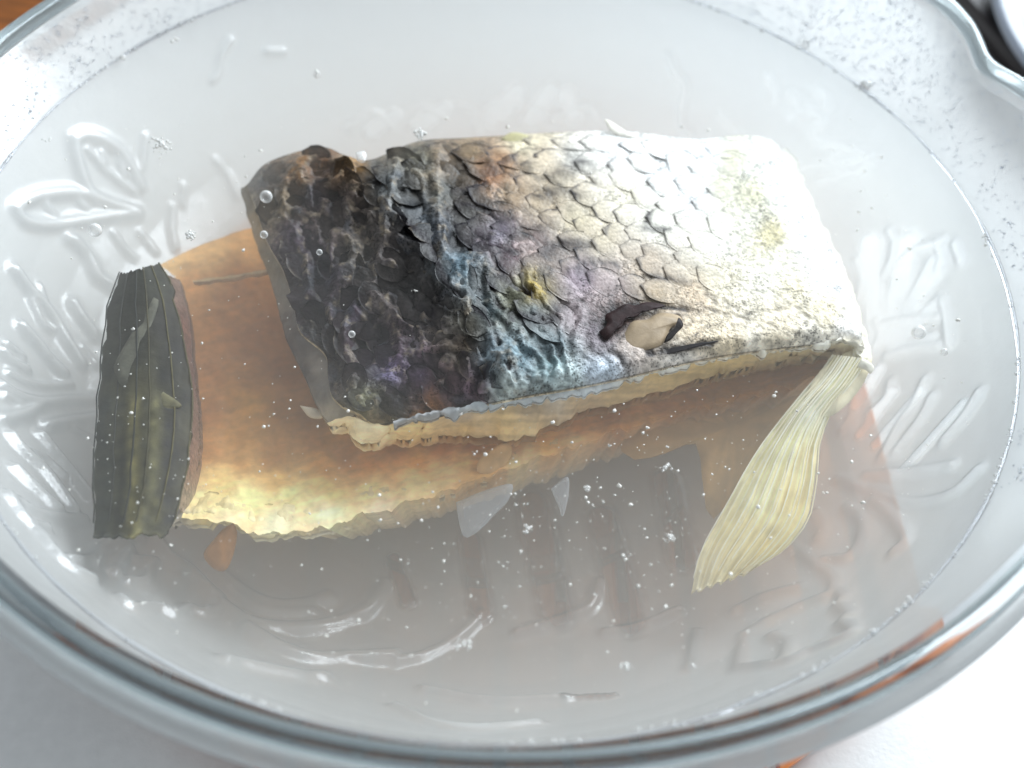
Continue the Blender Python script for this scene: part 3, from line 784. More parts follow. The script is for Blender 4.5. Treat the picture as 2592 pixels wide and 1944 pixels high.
def add_scale(x, y, ang, Lh, Wh, rim, rimcol, lift, tilt=0.0, off=0.045):
    """one plate: free edge towards -x of its own frame, root tucked into the skin"""
    (iv, iu), dd = px_index(x, y)
    c0 = P[iv, iu] * 0.6 + P0[iv, iu] * 0.4 + np.array([0, 0, off])
    e = 4.0; zc = c0[2]
    ca, sa = math.cos(ang), math.sin(ang)
    a = (at((x + e * ca, y + e * sa), zc) - at((x, y), zc)) / e
    b = (at((x - e * sa, y + e * ca), zc) - at((x, y), zc)) / e
    k0, k1, l0, l1 = max(iv - 8, 0), min(iv + 8, NV - 1), max(iu - 8, 0), min(iu + 8, NU - 1)
    n_ = np.cross(P0[iv, l1] - P0[iv, l0], P0[k1, iu] - P0[k0, iu]); n_ /= np.linalg.norm(n_)
    if n_[2] < 0: n_ = -n_
    a = a - n_ * (a @ n_); b = b - n_ * (b @ n_)
    wdt = np.sqrt(np.clip(1 - np.abs(GI) ** 2.4, 0.03, 1)) * np.where(GI < 0, 1, 1 - 0.2 * GI)
    ii = np.where(GI < 0, GI * (1 - 0.16 * GJ ** 2), GI)
    w0, w1, w2 = rng.uniform(-1, 1, 3)
    md = min(max((1330 - x) / 260, 0), 1)
    h = lift * np.maximum(0, -GI) ** 1.3 - (0.05 + off) * np.maximum(0, GI) - 0.02 * GJ ** 2 + tilt * GJ + 0.010 * np.sin(8 * GJ + 3 * w1) * (1 + GI)
    vv = c0 + a * (ii * Lh)[..., None] + b * (GJ * wdt * Wh + 1.5 * w2 * GI)[..., None] + n_ * h[..., None]
    vpx = np.stack([x + ii * Lh * ca - GJ * wdt * Wh * sa, y + ii * Lh * sa + GJ * wdt * Wh * ca], -1)
    q_ = np.concatenate([vpx * 0.022, np.zeros(vpx.shape[:-1] + (1,))], -1)
    vv = vv + n_ * (md * 0.07 * fbm(q_ * np.array([2.6, 4.2, 1]), 3, 83) * np.clip(1.4 - GI, 0, 1))[..., None]
    tone = paint(vpx, SKIN_C, 3.2, 14, 11) * rng.uniform(0.93, 1.07) * np.clip(0.62 + 0.38 * (vpx[..., 0:1] - 1000) / 260, 0.62, 1.0)
    sm_ = np.clip(1.6 * fbm(q_, 4, 77) - 0.15, 0, 0.75) * np.clip((1480 - vpx[..., 0]) / 320, 0.12, 1)
    tone = tone * np.clip(1 - 0.8 * sm_ + (0.18 + 0.7 * md) * fbm(q_ * np.array([1.8, 7, 1]), 4, 78), 0.15, 2)[..., None]
    nz = 0.5 * fbm(q_ * 3.5, 3, 79)
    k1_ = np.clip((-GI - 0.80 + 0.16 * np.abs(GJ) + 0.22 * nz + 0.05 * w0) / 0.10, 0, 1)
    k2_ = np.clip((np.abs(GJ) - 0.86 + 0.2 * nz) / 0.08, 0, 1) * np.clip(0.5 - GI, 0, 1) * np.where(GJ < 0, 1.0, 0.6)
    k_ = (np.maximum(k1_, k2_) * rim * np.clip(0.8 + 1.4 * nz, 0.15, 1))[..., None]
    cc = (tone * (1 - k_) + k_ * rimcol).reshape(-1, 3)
    fx_ = vpx.reshape(-1, 2); gr_ = np.zeros(len(fx_))
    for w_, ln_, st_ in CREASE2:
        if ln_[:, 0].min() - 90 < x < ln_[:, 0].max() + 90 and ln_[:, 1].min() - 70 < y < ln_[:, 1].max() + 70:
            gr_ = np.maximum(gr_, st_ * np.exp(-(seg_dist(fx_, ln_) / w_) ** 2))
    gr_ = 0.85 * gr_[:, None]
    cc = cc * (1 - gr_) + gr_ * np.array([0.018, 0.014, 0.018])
    vv = vv.reshape(-1, 3); n0 = len(vv)
    sf = np.stack([SB, np.roll(SB, -1), np.roll(SB, -1) + n0, SB + n0], 1)
    mk('scale', np.vstack([vv, vv - n_ * 0.008]), np.vstack([SF, SF[:, ::-1] + n0, sf]), M_SCALE, skin, np.vstack([cc, cc]))


order = []
for row in range(-3, 22):
    for k in range(0, 24):
        x = 930 + k * 64.0 + (row % 2) * 32 + rng.normal(0, 8)
        t_ = (x - 1000) / 850.0
        y = 296 + row * 31.0 + (x - 1000) * 0.26 * (0.25 + 0.75 * min(max(row / 9, 0), 1)) * (1 - 0.30 * t_) + rng.normal(0, 5)
        order.append((x, y, row))
order.sort(key=lambda a: -a[0])
poly_in = poly
for x, y, row in order:
    if n_scales >= 230: break
    if not in_poly(np.array([x, y]), poly): continue
    if x > 1590 or x < 940 + 0.62 * max(0, y - 400): continue
    if (y > 632 and x > 1240) or (y > 715 and x < 1560): continue
    if np.min(np.hypot(poly[:, 0] - x, poly[:, 1] - y)) < 18: continue
    if rng.random() < 0.06: continue
    ang = math.radians(6 + 20 * min(max((y - 330) / 330, 0), 1) + rng.normal(0, 6))
    mid = np.clip((1320 - x) / 250, 0, 1)
    rim_ = (rng.uniform(0.75, 1.0) if rng.random() < 0.65 else rng.uniform(0.2, 0.6)) * min(1.0, max(0.30, (1720 - x) / 380))
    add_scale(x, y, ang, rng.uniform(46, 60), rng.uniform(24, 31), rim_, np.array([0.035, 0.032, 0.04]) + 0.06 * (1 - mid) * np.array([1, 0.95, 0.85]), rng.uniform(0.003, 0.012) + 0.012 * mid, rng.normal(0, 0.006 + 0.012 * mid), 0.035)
    n_scales += 1
# the back: large dark plates, crumpled and half lifted
order = []
for row in range(0, 16):
    for k in range(0, 14):
        x = 560 + k * 52 + (row % 2) * 26 + rng.normal(0, 9)
        y = 345 + row * 40 + rng.normal(0, 8)
        order.append((x, y))
order.sort(key=lambda a: -a[0])
for x, y in order:
    if n_scales >= 296: break
    if not in_poly(np.array([x, y]), poly): continue
    if x > 900 + 0.62 * max(0, y - 400) or rng.random() < 0.12: continue
    if np.min(np.hypot(poly[:, 0] - x, poly[:, 1] - y)) < 24: continue
    light = rng.random() < 0.22
    rc = srgb((128, 116, 100)) if light else np.array([0.012, 0.010, 0.012])
    add_scale(x, y, math.radians(rng.normal(35, 22)), rng.uniform(34, 50), rng.uniform(24, 34), rng.uniform(0.3, 0.8), rc, rng.uniform(0.0, 0.10), rng.normal(0, 0.05), 0.05)
    n_scales += 1
print('scales', n_scales)


# pale cut face below the skin, from the torn corner on the left to the hinge on the right
FL_A = [(722, 903), (768, 899), (800, 916), (850, 916), (930, 904), (1000, 884), (1070, 870), (1150, 854), (1250, 837), (1360, 814), (1450, 792), (1560, 770), (1700, 752), (1820, 740), (1866, 756)]
FL_B = [(708, 914), (750, 925), (762, 948), (800, 952), (900, 945), (1000, 942), (1060, 948), (1110, 950), (1180, 925), (1260, 890), (1340, 868), (1450, 838), (1560, 808), (1700, 775), (1800, 762), (1866, 770)]
fc = [(720, 910, (238, 222, 190)), (800, 930, (246, 228, 190)), (900, 925, (244, 214, 160)), (1000, 920, (240, 206, 148)), (1100, 930, (242, 208, 150)), (1000, 900, (210, 190, 165)), (1150, 880, (216, 192, 160)),
      (1250, 860, (220, 196, 160)), (1150, 920, (242, 212, 160)), (1350, 840, (222, 196, 150)), (1450, 815, (232, 204, 150)), (1550, 790, (232, 206, 150)), (1700, 762, (236, 216, 170)), (1850, 755, (244, 232, 200)), (1200, 850, (225, 215, 200))]
cut = strip('cut_face', FL_A, [-1.0, -0.85, -0.75, -0.75, -0.75, -0.75, -0.75, -0.8], FL_B, [-1.5, -1.9, -2.0, -2.0, -1.9, -1.8, -1.5, -1.25], 260, 26, M_FLESH, fish, fc, 0.6, 0.05, 0.12, 3, streak=0.35, nfreq=2.2, jag=8)
fr_a = [(850, 908), (1000, 876), (1070, 862), (1150, 846), (1250, 829), (1360, 806), (1450, 784), (1560, 762), (1700, 744), (1820, 732), (1864, 746)]
fr_b = [(852, 922), (1000, 894), (1070, 884), (1150, 872), (1250, 852), (1360, 826), (1450, 800), (1560, 778), (1700, 760), (1820, 746), (1870, 760)]
fringe = strip('skin_fringe', fr_a, [-0.60, -0.60, -0.62], fr_b, [-0.8, -0.8, -0.8], 300, 8, M_FLESH, fish,
               [(900, 905, (170, 170, 170)), (1100, 870, (206, 214, 218)), (1250, 840, (226, 234, 238)), (1400, 805, (240, 238, 228)), (1600, 765, (246, 240, 222)), (1850, 745, (250, 246, 232))], 0.12, 0.05, 0.10, 33, nfreq=4, jag=12)
fringe['label'] = 'white frayed fringe along the lower edge of the skin'
cut['label'] = 'pale cut edge of flesh below the skin'

# grey cut edge down the left end of the upper side
LE_A = SK_LEFT
LE_B = [(519, 404), (528, 440), (552, 519), (574, 577), (592, 631), (606, 685), (622, 740), (662, 822), (682, 872), (706, 912), (722, 918)]
le = strip('skin_edge', LE_A, [-1.2, -1.25, -1.3, -1.35, -1.35, -1.2], LE_B, [-1.45, -1.7, -1.9, -2.0, -1.9, -1.6], 180, 16, M_FLESH, fish,
           [(525, 420, (110, 100, 84)), (560, 500, (150, 128, 96)), (590, 570, (128, 118, 100)), (610, 640, (136, 130, 120)), (630, 700, (112, 108, 106)), (650, 740, (100, 98, 98)), (690, 800, (146, 138, 130)),
            (690, 850, (120, 116, 112)), (720, 890, (170, 160, 144)), (625, 745, (62, 58, 62)), (655, 815, (58, 56, 60))], 0.4, 0.05, 0.12, 6, streak=0.2, nfreq=2.5)
le['label'] = 'grey cut edge at the left end of the skin'

# lower side: tan flesh facing up
LO_TOP = [(345, 572), (420, 535), (480, 513), (545, 492), (800, 440), (1200, 440), (1600, 520), (1850, 720)]
LO_BOT = [(392, 1122), (470, 1126), (560, 1150), (700, 1140), (800, 1106), (900, 1080), (1000, 1052), (1100, 1010), (1250, 960), (1400, 912), (1500, 885), (1700, 836), (1862, 782)]
LO_L = [(345, 572), (385, 610), (405, 700), (415, 820), (428, 960), (412, 1060), (392, 1122)]
LO_R = [(1850, 720), (1862, 782)]
nu2, nv2 = 300, 180
g = coons(LO_TOP, LO_R, LO_BOT, LO_L, nu2, nv2)
_gq = np.concatenate([g * 0.045, np.zeros(g.shape[:-1] + (1,))], -1)
g[..., 1] += 16 * fbm(_gq[-1:], 4, 161) * np.clip((np.linspace(0, 1, nv2)[:, None] - 0.86) / 0.14, 0, 1) ** 1.5
u2 = np.linspace(0, 1, nu2)[None, :]; w2 = np.linspace(0, 1, nv2)[:, None]
zz = -2.9 + 0.0 * u2 + 0.75 * np.clip((w2 - 0.72) / 0.28, 0, 1) ** 1.2 - 0.25 * np.sin(np.pi * np.clip(w2, 0, 1)) + 0.9 * np.clip((u2 - 0.72) / 0.28, 0, 1) ** 1.3
qg = np.concatenate([g * 0.02, np.full(g.shape[:-1] + (1,), 4.4)], -1)
ef = np.clip(np.minimum(np.minimum(u2, 1 - u2) * 20, np.minimum(w2, 1 - w2) * 14), 0, 1)
PL = at(g, zz) + np.array([0, 0, 1.0]) * (ef * (0.16 * fbm(qg * 0.8, 5, 71) + 0.05 * fbm(qg * 3, 3, 75)))[..., None]
LOW_C = [(360, 570, (206, 176, 124)), (450, 550, (202, 166, 108)), (530, 540, (190, 148, 88)), (420, 620, (176, 130, 74)), (520, 620, (160, 108, 44)), (480, 700, (164, 114, 52)), (560, 720, (146, 96, 38)),
         (450, 800, (168, 118, 64)), (540, 840, (156, 108, 42)), (610, 800, (128, 82, 34)), (600, 900, (140, 94, 40)), (660, 900, (124, 82, 42)), (540, 880, (192, 146, 62)), (520, 930, (180, 134, 66)),
         (440, 900, (158, 108, 58)), (450, 980, (186, 134, 76)), (520, 990, (190, 146, 86)), (600, 980, (176, 126, 64)), (680, 960, (166, 112, 54)), (760, 980, (176, 114, 50)), (850, 975, (188, 112, 40)),
         (950, 965, (190, 114, 42)), (1020, 965, (182, 108, 46)), (700, 1010, (206, 152, 80)), (800, 1010, (206, 140, 62)), (900, 1000, (226, 172, 96)), (600, 1040, (226, 190, 120)), (480, 1050, (236, 212, 150)),
         (430, 1090, (238, 224, 180)), (530, 1080, (250, 240, 186)), (620, 1080, (250, 238, 184)), (700, 1060, (244, 222, 158)), (800, 1060, (246, 232, 184)), (900, 1040, (246, 228, 190)), (700, 1110, (246, 240, 216)),
         (600, 1125, (244, 238, 220)), (500, 1115, (244, 234, 204)), (820, 1095, (226, 218, 204)), (950, 1020, (244, 226, 190)), (1000, 1000, (236, 208, 160)), (1060, 985, (212, 160, 96)), (1080, 970, (226, 186, 130)),
         (1040, 1020, (200, 170, 120)), (1100, 1000, (238, 218, 184)), (1180, 950, (226, 180, 112)), (1250, 920, (210, 160, 100)), (1330, 900, (190, 140, 84)), (1250, 950, (230, 206, 170)), (1420, 880, (176, 128, 78)),
         (1500, 855, (164, 118, 62)), (1600, 830, (150, 106, 48)), (1700, 800, (136, 94, 40)), (1780, 785, (150, 108, 54)), (1400, 905, (196, 156, 104)), (1550, 865, (156, 116, 60)), (1840, 775, (206, 176, 120)),
         (1150, 985, (236, 216, 184))]
CL = paint(g, LOW_C, 3.4, 22, 17) * np.array([1.30, 1.09, 0.84])
CL = CL * (1 + 0.22 * fbm(np.concatenate([(g[..., 0:1] * 0.25 + g[..., 1:2]) * 0.11, (g[..., 0:1] - 0.25 * g[..., 1:2]) * 0.012, 0 * g[..., 0:1]], -1), 4, 87))[..., None]
CL = CL * (1 + 0.14 * fbm(qg * 1.2, 4, 81) + 0.06 * fbm(qg * 7, 3, 83))[..., None]
n0 = nu2 * nv2
topv = PL.reshape(-1, 3)
botv = topv.copy()
botv[:, 2] = np.minimum(topv[:, 2] - 0.5, -5.0 + 0.10 * np.hypot(topv[:, 0], topv[:, 1])); botv[:, 1] += 0.5
cen = np.array([0.5, -2.0])
sq = np.maximum(0, np.hypot(botv[:, 0], botv[:, 1]) - 8.0)
botv[:, 2] += 0.35 * sq
botv[:, :2] = cen + (botv[:, :2] - cen) * 0.93
botv[:, 2] = np.minimum(botv[:, 2], topv[:, 2] - 0.3)
fcs = grid_faces(nv2, nu2)
ib = np.concatenate([np.arange(nu2), np.arange(1, nv2) * nu2 + nu2 - 1, (nv2 - 1) * nu2 + np.arange(nu2 - 2, -1, -1), np.arange(nv2 - 2, 0, -1) * nu2])
sf = np.stack([ib, np.roll(ib, -1), np.roll(ib, -1) + n0, ib + n0], 1)
low = mk('lower_flesh', np.vstack([topv, botv]), np.vstack([fcs, fcs[:, ::-1] + n0, sf]), M_FLESH, fish, np.vstack([CL.reshape(-1, 3), np.broadcast_to(srgb((190, 170, 140)), (n0, 3))]))
low['label'] = 'tan brown flesh of the lower half with a cream edge'

# frayed cream lip along the near edge of the lower side
lip = strip('belly_edge', [(408, 1076), (470, 1062), (560, 1088), (700, 1080), (800, 1054), (900, 1036), (1000, 1014), (1100, 975), (1250, 936)], [-2.56, -2.52, -2.52],
            [(372, 1132), (420, 1140), (468, 1132), (520, 1146), (560, 1162), (640, 1152), (700, 1152), (760, 1128), (805, 1112), (900, 1088), (1000, 1060), (1050, 1040), (1100, 1016), (1180, 985), (1256, 962)],
            [-2.3, -2.6, -2.6, -2.5], 220, 14, M_FLESH, fish,
            [(380, 1130, (214, 200, 180)), (450, 1080, (240, 216, 150)), (450, 1120, (244, 228, 176)), (560, 1095, (250, 230, 164)), (560, 1145, (240, 230, 196)), (700, 1085, (246, 224, 158)), (700, 1140, (236, 226, 200)), (850, 1050, (240, 216, 160)), (850, 1090, (226, 212, 186)), (1000, 1020, (236, 206, 152)), (1000, 1050, (226, 208, 176)), (1200, 960, (224, 190, 134))],
            0.35, 0.16, 0.20, 12, nfreq=2.4, streak=0.22, jag=9)
lip['label'] = 'frayed cream edge of the belly'

# purple-brown skin line at the left end
sk2 = strip('skin_line', [(352, 590), (372, 650), (385, 720), (398, 820), (408, 900), (404, 980), (396, 1050), (380, 1090)], [-1.5, -1.6, -1.6],
            [(388, 604), (408, 680), (416, 760), (424, 840), (432, 930), (428, 1000), (416, 1060), (396, 1110)], [-2.3, -2.5, -2.3], 120, 10, M_SKIN, fish,
            [(370, 620, (118, 96, 88)), (400, 700, (112, 78, 68)), (408, 800, (104, 74, 70)), (420, 900, (112, 86, 78)), (420, 1000, (128, 96, 84)), (395, 1090, (150, 130, 116))], 0.3, 0.06, 0.06, 14, nfreq=2)
sk2['label'] = 'purple-brown skin line beside the dark fin'


def fin(name, base_a, base_b, tip_a, tip_b, z0, z1, n_rays, ray_cols, web_ctrl, mid=0.0, taper=0.45, r0=0.10, label=None, wob=6, side_a=None, side_b=None, raggy=0.0, rdg=0.03, folds=0, mat=None):
    """fan of rays on a thin web; base_a-base_b and tip_a-tip_b are its corners"""
    A = resample(side_a or [base_a, tip_a], 60); B = resample(side_b or [base_b, tip_b], 60)
    nn, mm = 60, 40
    s = np.linspace(0, 1, mm)[:, None, None]
    gg = A[None] * (1 - s) + B[None] * s
    tt = np.linspace(0, 1, nn)[None, :]
    zf = z0 + (z1 - z0) * tt + mid * np.sin(np.pi * s[..., 0]) + 0 * s[..., 0]
    qq = np.concatenate([gg * 0.02, np.full(gg.shape[:-1] + (1,), 9.9)], -1)
    ridge = rdg * np.cos(2 * np.pi * s[..., 0] * n_rays)
    if folds: ridge = ridge + 0.09 * np.sin(2 * np.pi * s[..., 0] * folds + 1.5 * fbm(qq * 0.5, 2, 97)) * np.clip(tt * 2.5, 0, 1)
    pts = at(gg, zf) + np.array([0, 0, 1.0]) * (ridge * (0.4 + 0.6 * tt) + 0.04 * fbm(qq, 3, 91))[..., None]
    c = paint(gg, web_ctrl, 3, 10, 23) * (1 + 0.14 * np.cos(2 * np.pi * s[..., 0] * n_rays) + 0.2 * fbm(qq * np.array([1, 1, 1]) * 2, 3, 95))[..., None]
    if raggy:                                  # uneven soft stripes along the fin, edges frayed
        sn = np.concatenate([s[..., 0] * 5 + 0 * tt, 0.6 * tt + 0 * s[..., 0], 0 * tt + 0 * s[..., 0]]).reshape(3, mm, nn).transpose(1, 2, 0)
        c = c * np.clip(1 + raggy * fbm(sn, 4, 101), 0.2, 2.5)[..., None]
        pts = pts + np.array([1, 0, 0]) * (0.12 * fbm(qq * 2, 3, 103) * (np.abs(s[..., 0] - 0.5) * 2))[..., None] + np.array([0, 1, 0]) * (0.09 * fbm(sn * 3, 2, 105) * (np.abs(tt - 0.5) * 2) ** 4)[..., None]
    top = pts.reshape(-1, 3); n0 = nn * mm
    bot = top - np.array([0, 0, 0.06])
    fcs = grid_faces(mm, nn)
    ib = np.concatenate([np.arange(nn), np.arange(1, mm) * nn + nn - 1, (mm - 1) * nn + np.arange(nn - 2, -1, -1), np.arange(mm - 2, 0, -1) * nn])
    sf = np.stack([ib, np.roll(ib, -1), np.roll(ib, -1) + n0, ib + n0], 1)
    cf = c.reshape(-1, 3)
    web = mk(name, np.vstack([top, bot]), np.vstack([fcs, fcs[:, ::-1] + n0, sf]), (mat or M_FIN), fish, np.vstack([cf, cf]))
    if label: web['label'] = label
    for k in range(n_rays + 1):
        i = min(mm - 1, int(round(k / n_rays * (mm - 1))))
        line = pts[i, ::4].copy(); line[:, 2] += 0.02
        line[:, 0] += 0.03 * rng.normal(size=len(line)).cumsum() * 0.3
        m_ = len(line)
        ringv, rc = [], []
        for j in range(m_):
            d = line[min(j + 1, m_ - 1)] - line[max(j - 1, 0)]; d /= np.linalg.norm(d)
            x_ = np.cross(d, [0, 0, 1]); x_ /= np.linalg.norm(x_); y_ = np.cross(x_, d)
            r = r0 * (1 - (1 - taper) * j / (m_ - 1)) * (0.85 + 0.3 * rng.random())
            for a in range(6):
                ringv.append(line[j] + r * (math.cos(a * math.pi / 3) * x_ + 0.6 * math.sin(a * math.pi / 3) * y_))
                cb = srgb(ray_cols[k % len(ray_cols)])
                rc.append(cb * (0.9 + 0.2 * rng.random()))
        f_ = grid_faces(m_, 6, True)
        mk('fin_ray', ringv, f_, (mat or M_FIN), web, rc)
    return web


cream = [(1830, 800, (240, 226, 184)), (1750, 880, (244, 236, 204)), (1690, 960, (240, 226, 182)), (1740, 1000, (232, 214, 164)), (1640, 1060, (236, 222, 178)), (1700, 1080, (226, 206, 148)), (1600, 1160, (222, 208, 160)),
         (1660, 1180, (220, 200, 138)), (1540, 1220, (214, 200, 158)), (1600, 1230, (216, 198, 144)), (1500, 1270, (208, 196, 160))]
fin('belly_fin', (1800, 768), (1876, 775), (1497, 1278), (1690, 1180), -1.1, -3.5, 13, [(252, 248, 230), (246, 238, 208), (250, 244, 220)], [(a, b, tuple(min(255, int(q * 1.06 + 10)) for q in c)) for a, b, c in cream], 0.3, 0.3, 0.028,
    'cream ribbed fin spread at the right below the hinge', folds=5.5,
    side_a=[(1800, 768), (1764, 818), (1694, 900), (1622, 1000), (1560, 1110), (1512, 1200), (1494, 1280)],
    side_b=[(1878, 775), (1842, 832), (1796, 888), (1768, 960), (1758, 1050), (1740, 1125), (1690, 1190), (1625, 1232)])
darkw = [(230, 650, (31, 33, 27)), (300, 600, (43, 45, 37)), (220, 800, (36, 38, 31)), (280, 760, (33, 34, 28)), (340, 700, (38, 36, 32)), (380, 760, (31, 30, 28)), (350, 820, (26, 26, 24)), (400, 860, (33, 33, 31)),
         (220, 950, (29, 31, 25)), (250, 1000, (33, 33, 24)), (290, 950, (46, 43, 24)), (330, 900, (49, 47, 26)), (300, 1080, (56, 53, 29)), (230, 1100, (30, 31, 26)), (340, 1060, (36, 34, 24)), (380, 980, (30, 31, 32)),
         (340, 1140, (41, 40, 29)), (270, 1140, (43, 41, 27))]
darkw += [(x_, y_, c_) for y_ in range(880, 1161, 40) for x_, c_ in ((286, (122, 114, 72)), (262, (46, 48, 44)), (312, (50, 50, 44)), (334, (96, 92, 62)), (226, (44, 48, 44)), (362, (42, 42, 48)))]
fin('back_fin', (260, 620), (395, 640), (203, 1160), (362, 1150), -1.15, -1.4, 5, [(40, 42, 40), (46, 46, 42), (38, 40, 38), (64, 60, 42), (84, 78, 50), (74, 70, 46), (44, 42, 38), (40, 40, 40)], darkw, 0.3, 0.9, 0.02,
    'dark grey-green fin with yellow stripes at the left end',
    mat=M_FIN_DARK, rdg=0.002, raggy=0.9, side_a=[(258, 590), (238, 644), (228, 730), (214, 840), (208, 950), (204, 1060), (202, 1162)],
    side_b=[(348, 572), (376, 640), (398, 740), (414, 840), (412, 950), (394, 1060), (360, 1155)])


def slip(name, poly_px, z0, z1, mat, c0, label=None, parent=fish, thick=0.025, seed=0, curl=0.04):
    """small torn piece: a fan of faces round its middle, thick and a little curled"""
    q = resample(poly_px + [poly_px[0]], 41, True)[:-1]
    cen_ = q.mean(0)
    rings = [0.0, 0.35, 0.7, 1.0]
    ylo, yhi = q[:, 1].min(), q[:, 1].max()
    vv, cc = [], []
    for r in rings:
        for k, p in enumerate(q):
            pp = cen_ + (p - cen_) * r
            t = (pp[1] - ylo) / (yhi - ylo)
            w = at(pp, z0 + (z1 - z0) * t) + np.array([0, 0, curl * (1 - r * r)])
            vv.append(w); cc.append(srgb(c0) * (1 + 0.45 * fbm(np.array([pp[0] * 0.06, pp[1] * 0.03, seed]), 3, seed)))
    vv = np.array(vv); n0 = len(vv)
    vb = vv - np.array([0, 0, thick])
    fcs = grid_faces(4, 40, True)
    ib = 120 + np.arange(40)
    sf = np.stack([ib, np.roll(ib, -1), np.roll(ib, -1) + n0, ib + n0], 1)
    o = mk(name, np.vstack([vv, vb]), np.vstack([fcs, fcs[:, ::-1] + n0, sf]), mat, parent, np.vstack([cc, cc]))
    if label: o['label'] = label
    return o


slip('small_fin', [(505, 1130), (512, 1150), (506, 1190), (490, 1228), (470, 1232), (448, 1215), (440, 1195), (462, 1165), (485, 1140)], -2.3, -2.8, M_FIN, (160, 108, 58), 'small amber fin at the near left corner', seed=3)
slip('membrane', [(985, 1085), (1040, 1062), (1105, 1045), (1098, 1080), (1070, 1110), (1035, 1145), (1005, 1160), (992, 1130)], -2.5, -3.4, M_SLIP, (214, 220, 226), 'bluish white slip of membrane hanging at the belly edge', seed=4)
slip('membrane', [(1190, 1055), (1226, 1030), (1228, 1070), (1216, 1115), (1205, 1090)], -2.6, -3.3, M_SLIP, (214, 220, 226), 'thin pale slip of membrane hanging at the belly edge', seed=5)
slip('membrane', [(1330, 905), (1500, 868), (1700, 822), (1845, 785), (1760, 850), (1680, 930), (1620, 1000), (1570, 1090), (1532, 1120), (1518, 1040), (1500, 955), (1420, 985), (1350, 985)], -2.6, -3.3, M_FIN, (176, 136, 80),
     'brown inner membrane between flesh and fin', seed=6)
slip('skin_flap', [(332, 642), (343, 652), (330, 694), (306, 752), (292, 838), (262, 832), (246, 800), (252, 776), (296, 700)], -0.88, -1.04, M_FIN_DARK, (86, 85, 74), 'pale torn flap lying on the dark fin', seed=7)
slip('skin_flap', [(330, 836), (352, 846), (392, 874), (372, 884), (362, 902), (350, 922), (332, 916), (316, 888), (322, 862)], -1.02, -1.16, M_FIN_DARK, (84, 80, 58), 'olive yellow patch lying on the dark fin', seed=8)
slip('skin_flap', [(768, 330), (786, 326), (792, 338), (786, 350), (772, 347)], 0.0, -0.05, M_BUBBLE, (230, 230, 220), 'clear chip standing on the top edge', seed=9)
slip('skin_flap', [(862, 425), (880, 420), (890, 445), (880, 478), (862, 482), (858, 460)], 0.0, -0.05, M_BUBBLE, (190, 200, 205), 'clear flake on the dark back', seed=10)
slip('skin_flap', [(1082, 300), (1105, 286), (1140, 292), (1138, 306), (1105, 316)], -0.5, -0.5, M_FIN, (188, 180, 136), 'yellowish flake on the top edge', seed=11)
slip('skin_flap', [(1306, 258), (1318, 262), (1350, 282), (1372, 296), (1345, 296), (1318, 280)], -0.5, -0.5, M_FIN, (240, 236, 224), 'white sliver standing on the top edge', seed=12)
slip('skin_flap', [(1585, 715), (1600, 690), (1604, 716), (1592, 722)], -0.55, -0.6, M_FIN, (228, 214, 180), 'small upright chip on the belly skin', seed=13)
slip('frayed_tip', [(1850, 770), (1872, 778), (1888, 792), (1882, 806), (1870, 798), (1852, 790)], -0.9, -1.1, M_FIN, (246, 242, 228), 'white frayed tip at the hinge', seed=14)
slip('flesh_flake', [(648, 876), (682, 882), (700, 892), (694, 903), (668, 900)], -1.9, -2.0, M_FIN, (222, 208, 186), 'pale flake stuck by the cut edge', seed=15)
slip('flesh_flake', [(1040, 985), (1090, 955), (1106, 972), (1095, 1000), (1060, 1022), (1035, 1020), (1030, 1005)], -2.1, -2.2, M_FIN, (214, 172, 120), 'ragged tan flake on the belly edge', seed=16)
slip('slit_shade', [(1294, 716), (1312, 700), (1306, 682), (1326, 670), (1352, 656), (1372, 660), (1398, 652), (1440, 660), (1396, 668), (1374, 684), (1352, 686), (1342, 706), (1322, 716), (1310, 736)], -0.06, -0.10, M_FIN_DARK, (40, 22, 22), 'dark brown patch painted as a shaded hollow in the skin near the hinge end', seed=21, curl=0.0)  # flat dark patches just above the skin, painted shade for its openings
slip('slit_shade', [(1392, 764), (1420, 752), (1456, 750), (1500, 742), (1552, 736), (1508, 748), (1470, 758), (1424, 768)], -0.22, -0.30, M_FIN_DARK, (24, 18, 22), 'narrow black patch painted as a shaded slit above the lower skin edge', seed=22, curl=0.0)
slip('skin_fold', [(1338, 744), (1352, 716), (1366, 694), (1398, 690), (1424, 676), (1462, 680), (1474, 692), (1450, 706), (1440, 728), (1426, 746), (1392, 756), (1356, 762)], -0.14, -0.20, M_FIN, (152, 134, 110), 'pale curled fold of skin beside the dark painted hollow', seed=23, curl=0.06)
slip('slit_shade', [(1434, 740), (1442, 722), (1458, 708), (1466, 686), (1476, 702), (1462, 718), (1450, 732)], 0.0, -0.12, M_FIN_DARK, (34, 28, 28), 'short dark patch painted as a shaded crease on the pale fold', seed=24, curl=0.0)
slip('hinge_web', [(1772, 800), (1818, 766), (1856, 756), (1884, 772), (1866, 826), (1826, 876), (1786, 900), (1752, 884), (1742, 850)], -0.98, -1.62, M_FIN, (236, 226, 196), 'white web that joins the fin to the hinge', seed=25, curl=0.03)
bone = strip('bone', [(415, 606), (500, 594), (582, 580)], [-2.35, -2.3], [(418, 615), (500, 603), (585, 590)], [-2.45, -2.4], 40, 5, M_FLESH, fish, [(420, 610, (206, 176, 130)), (580, 585, (214, 190, 150))], 0.1, 0.05, 0.02, 18)
bone['label'] = 'thin pale bone line across the flesh'


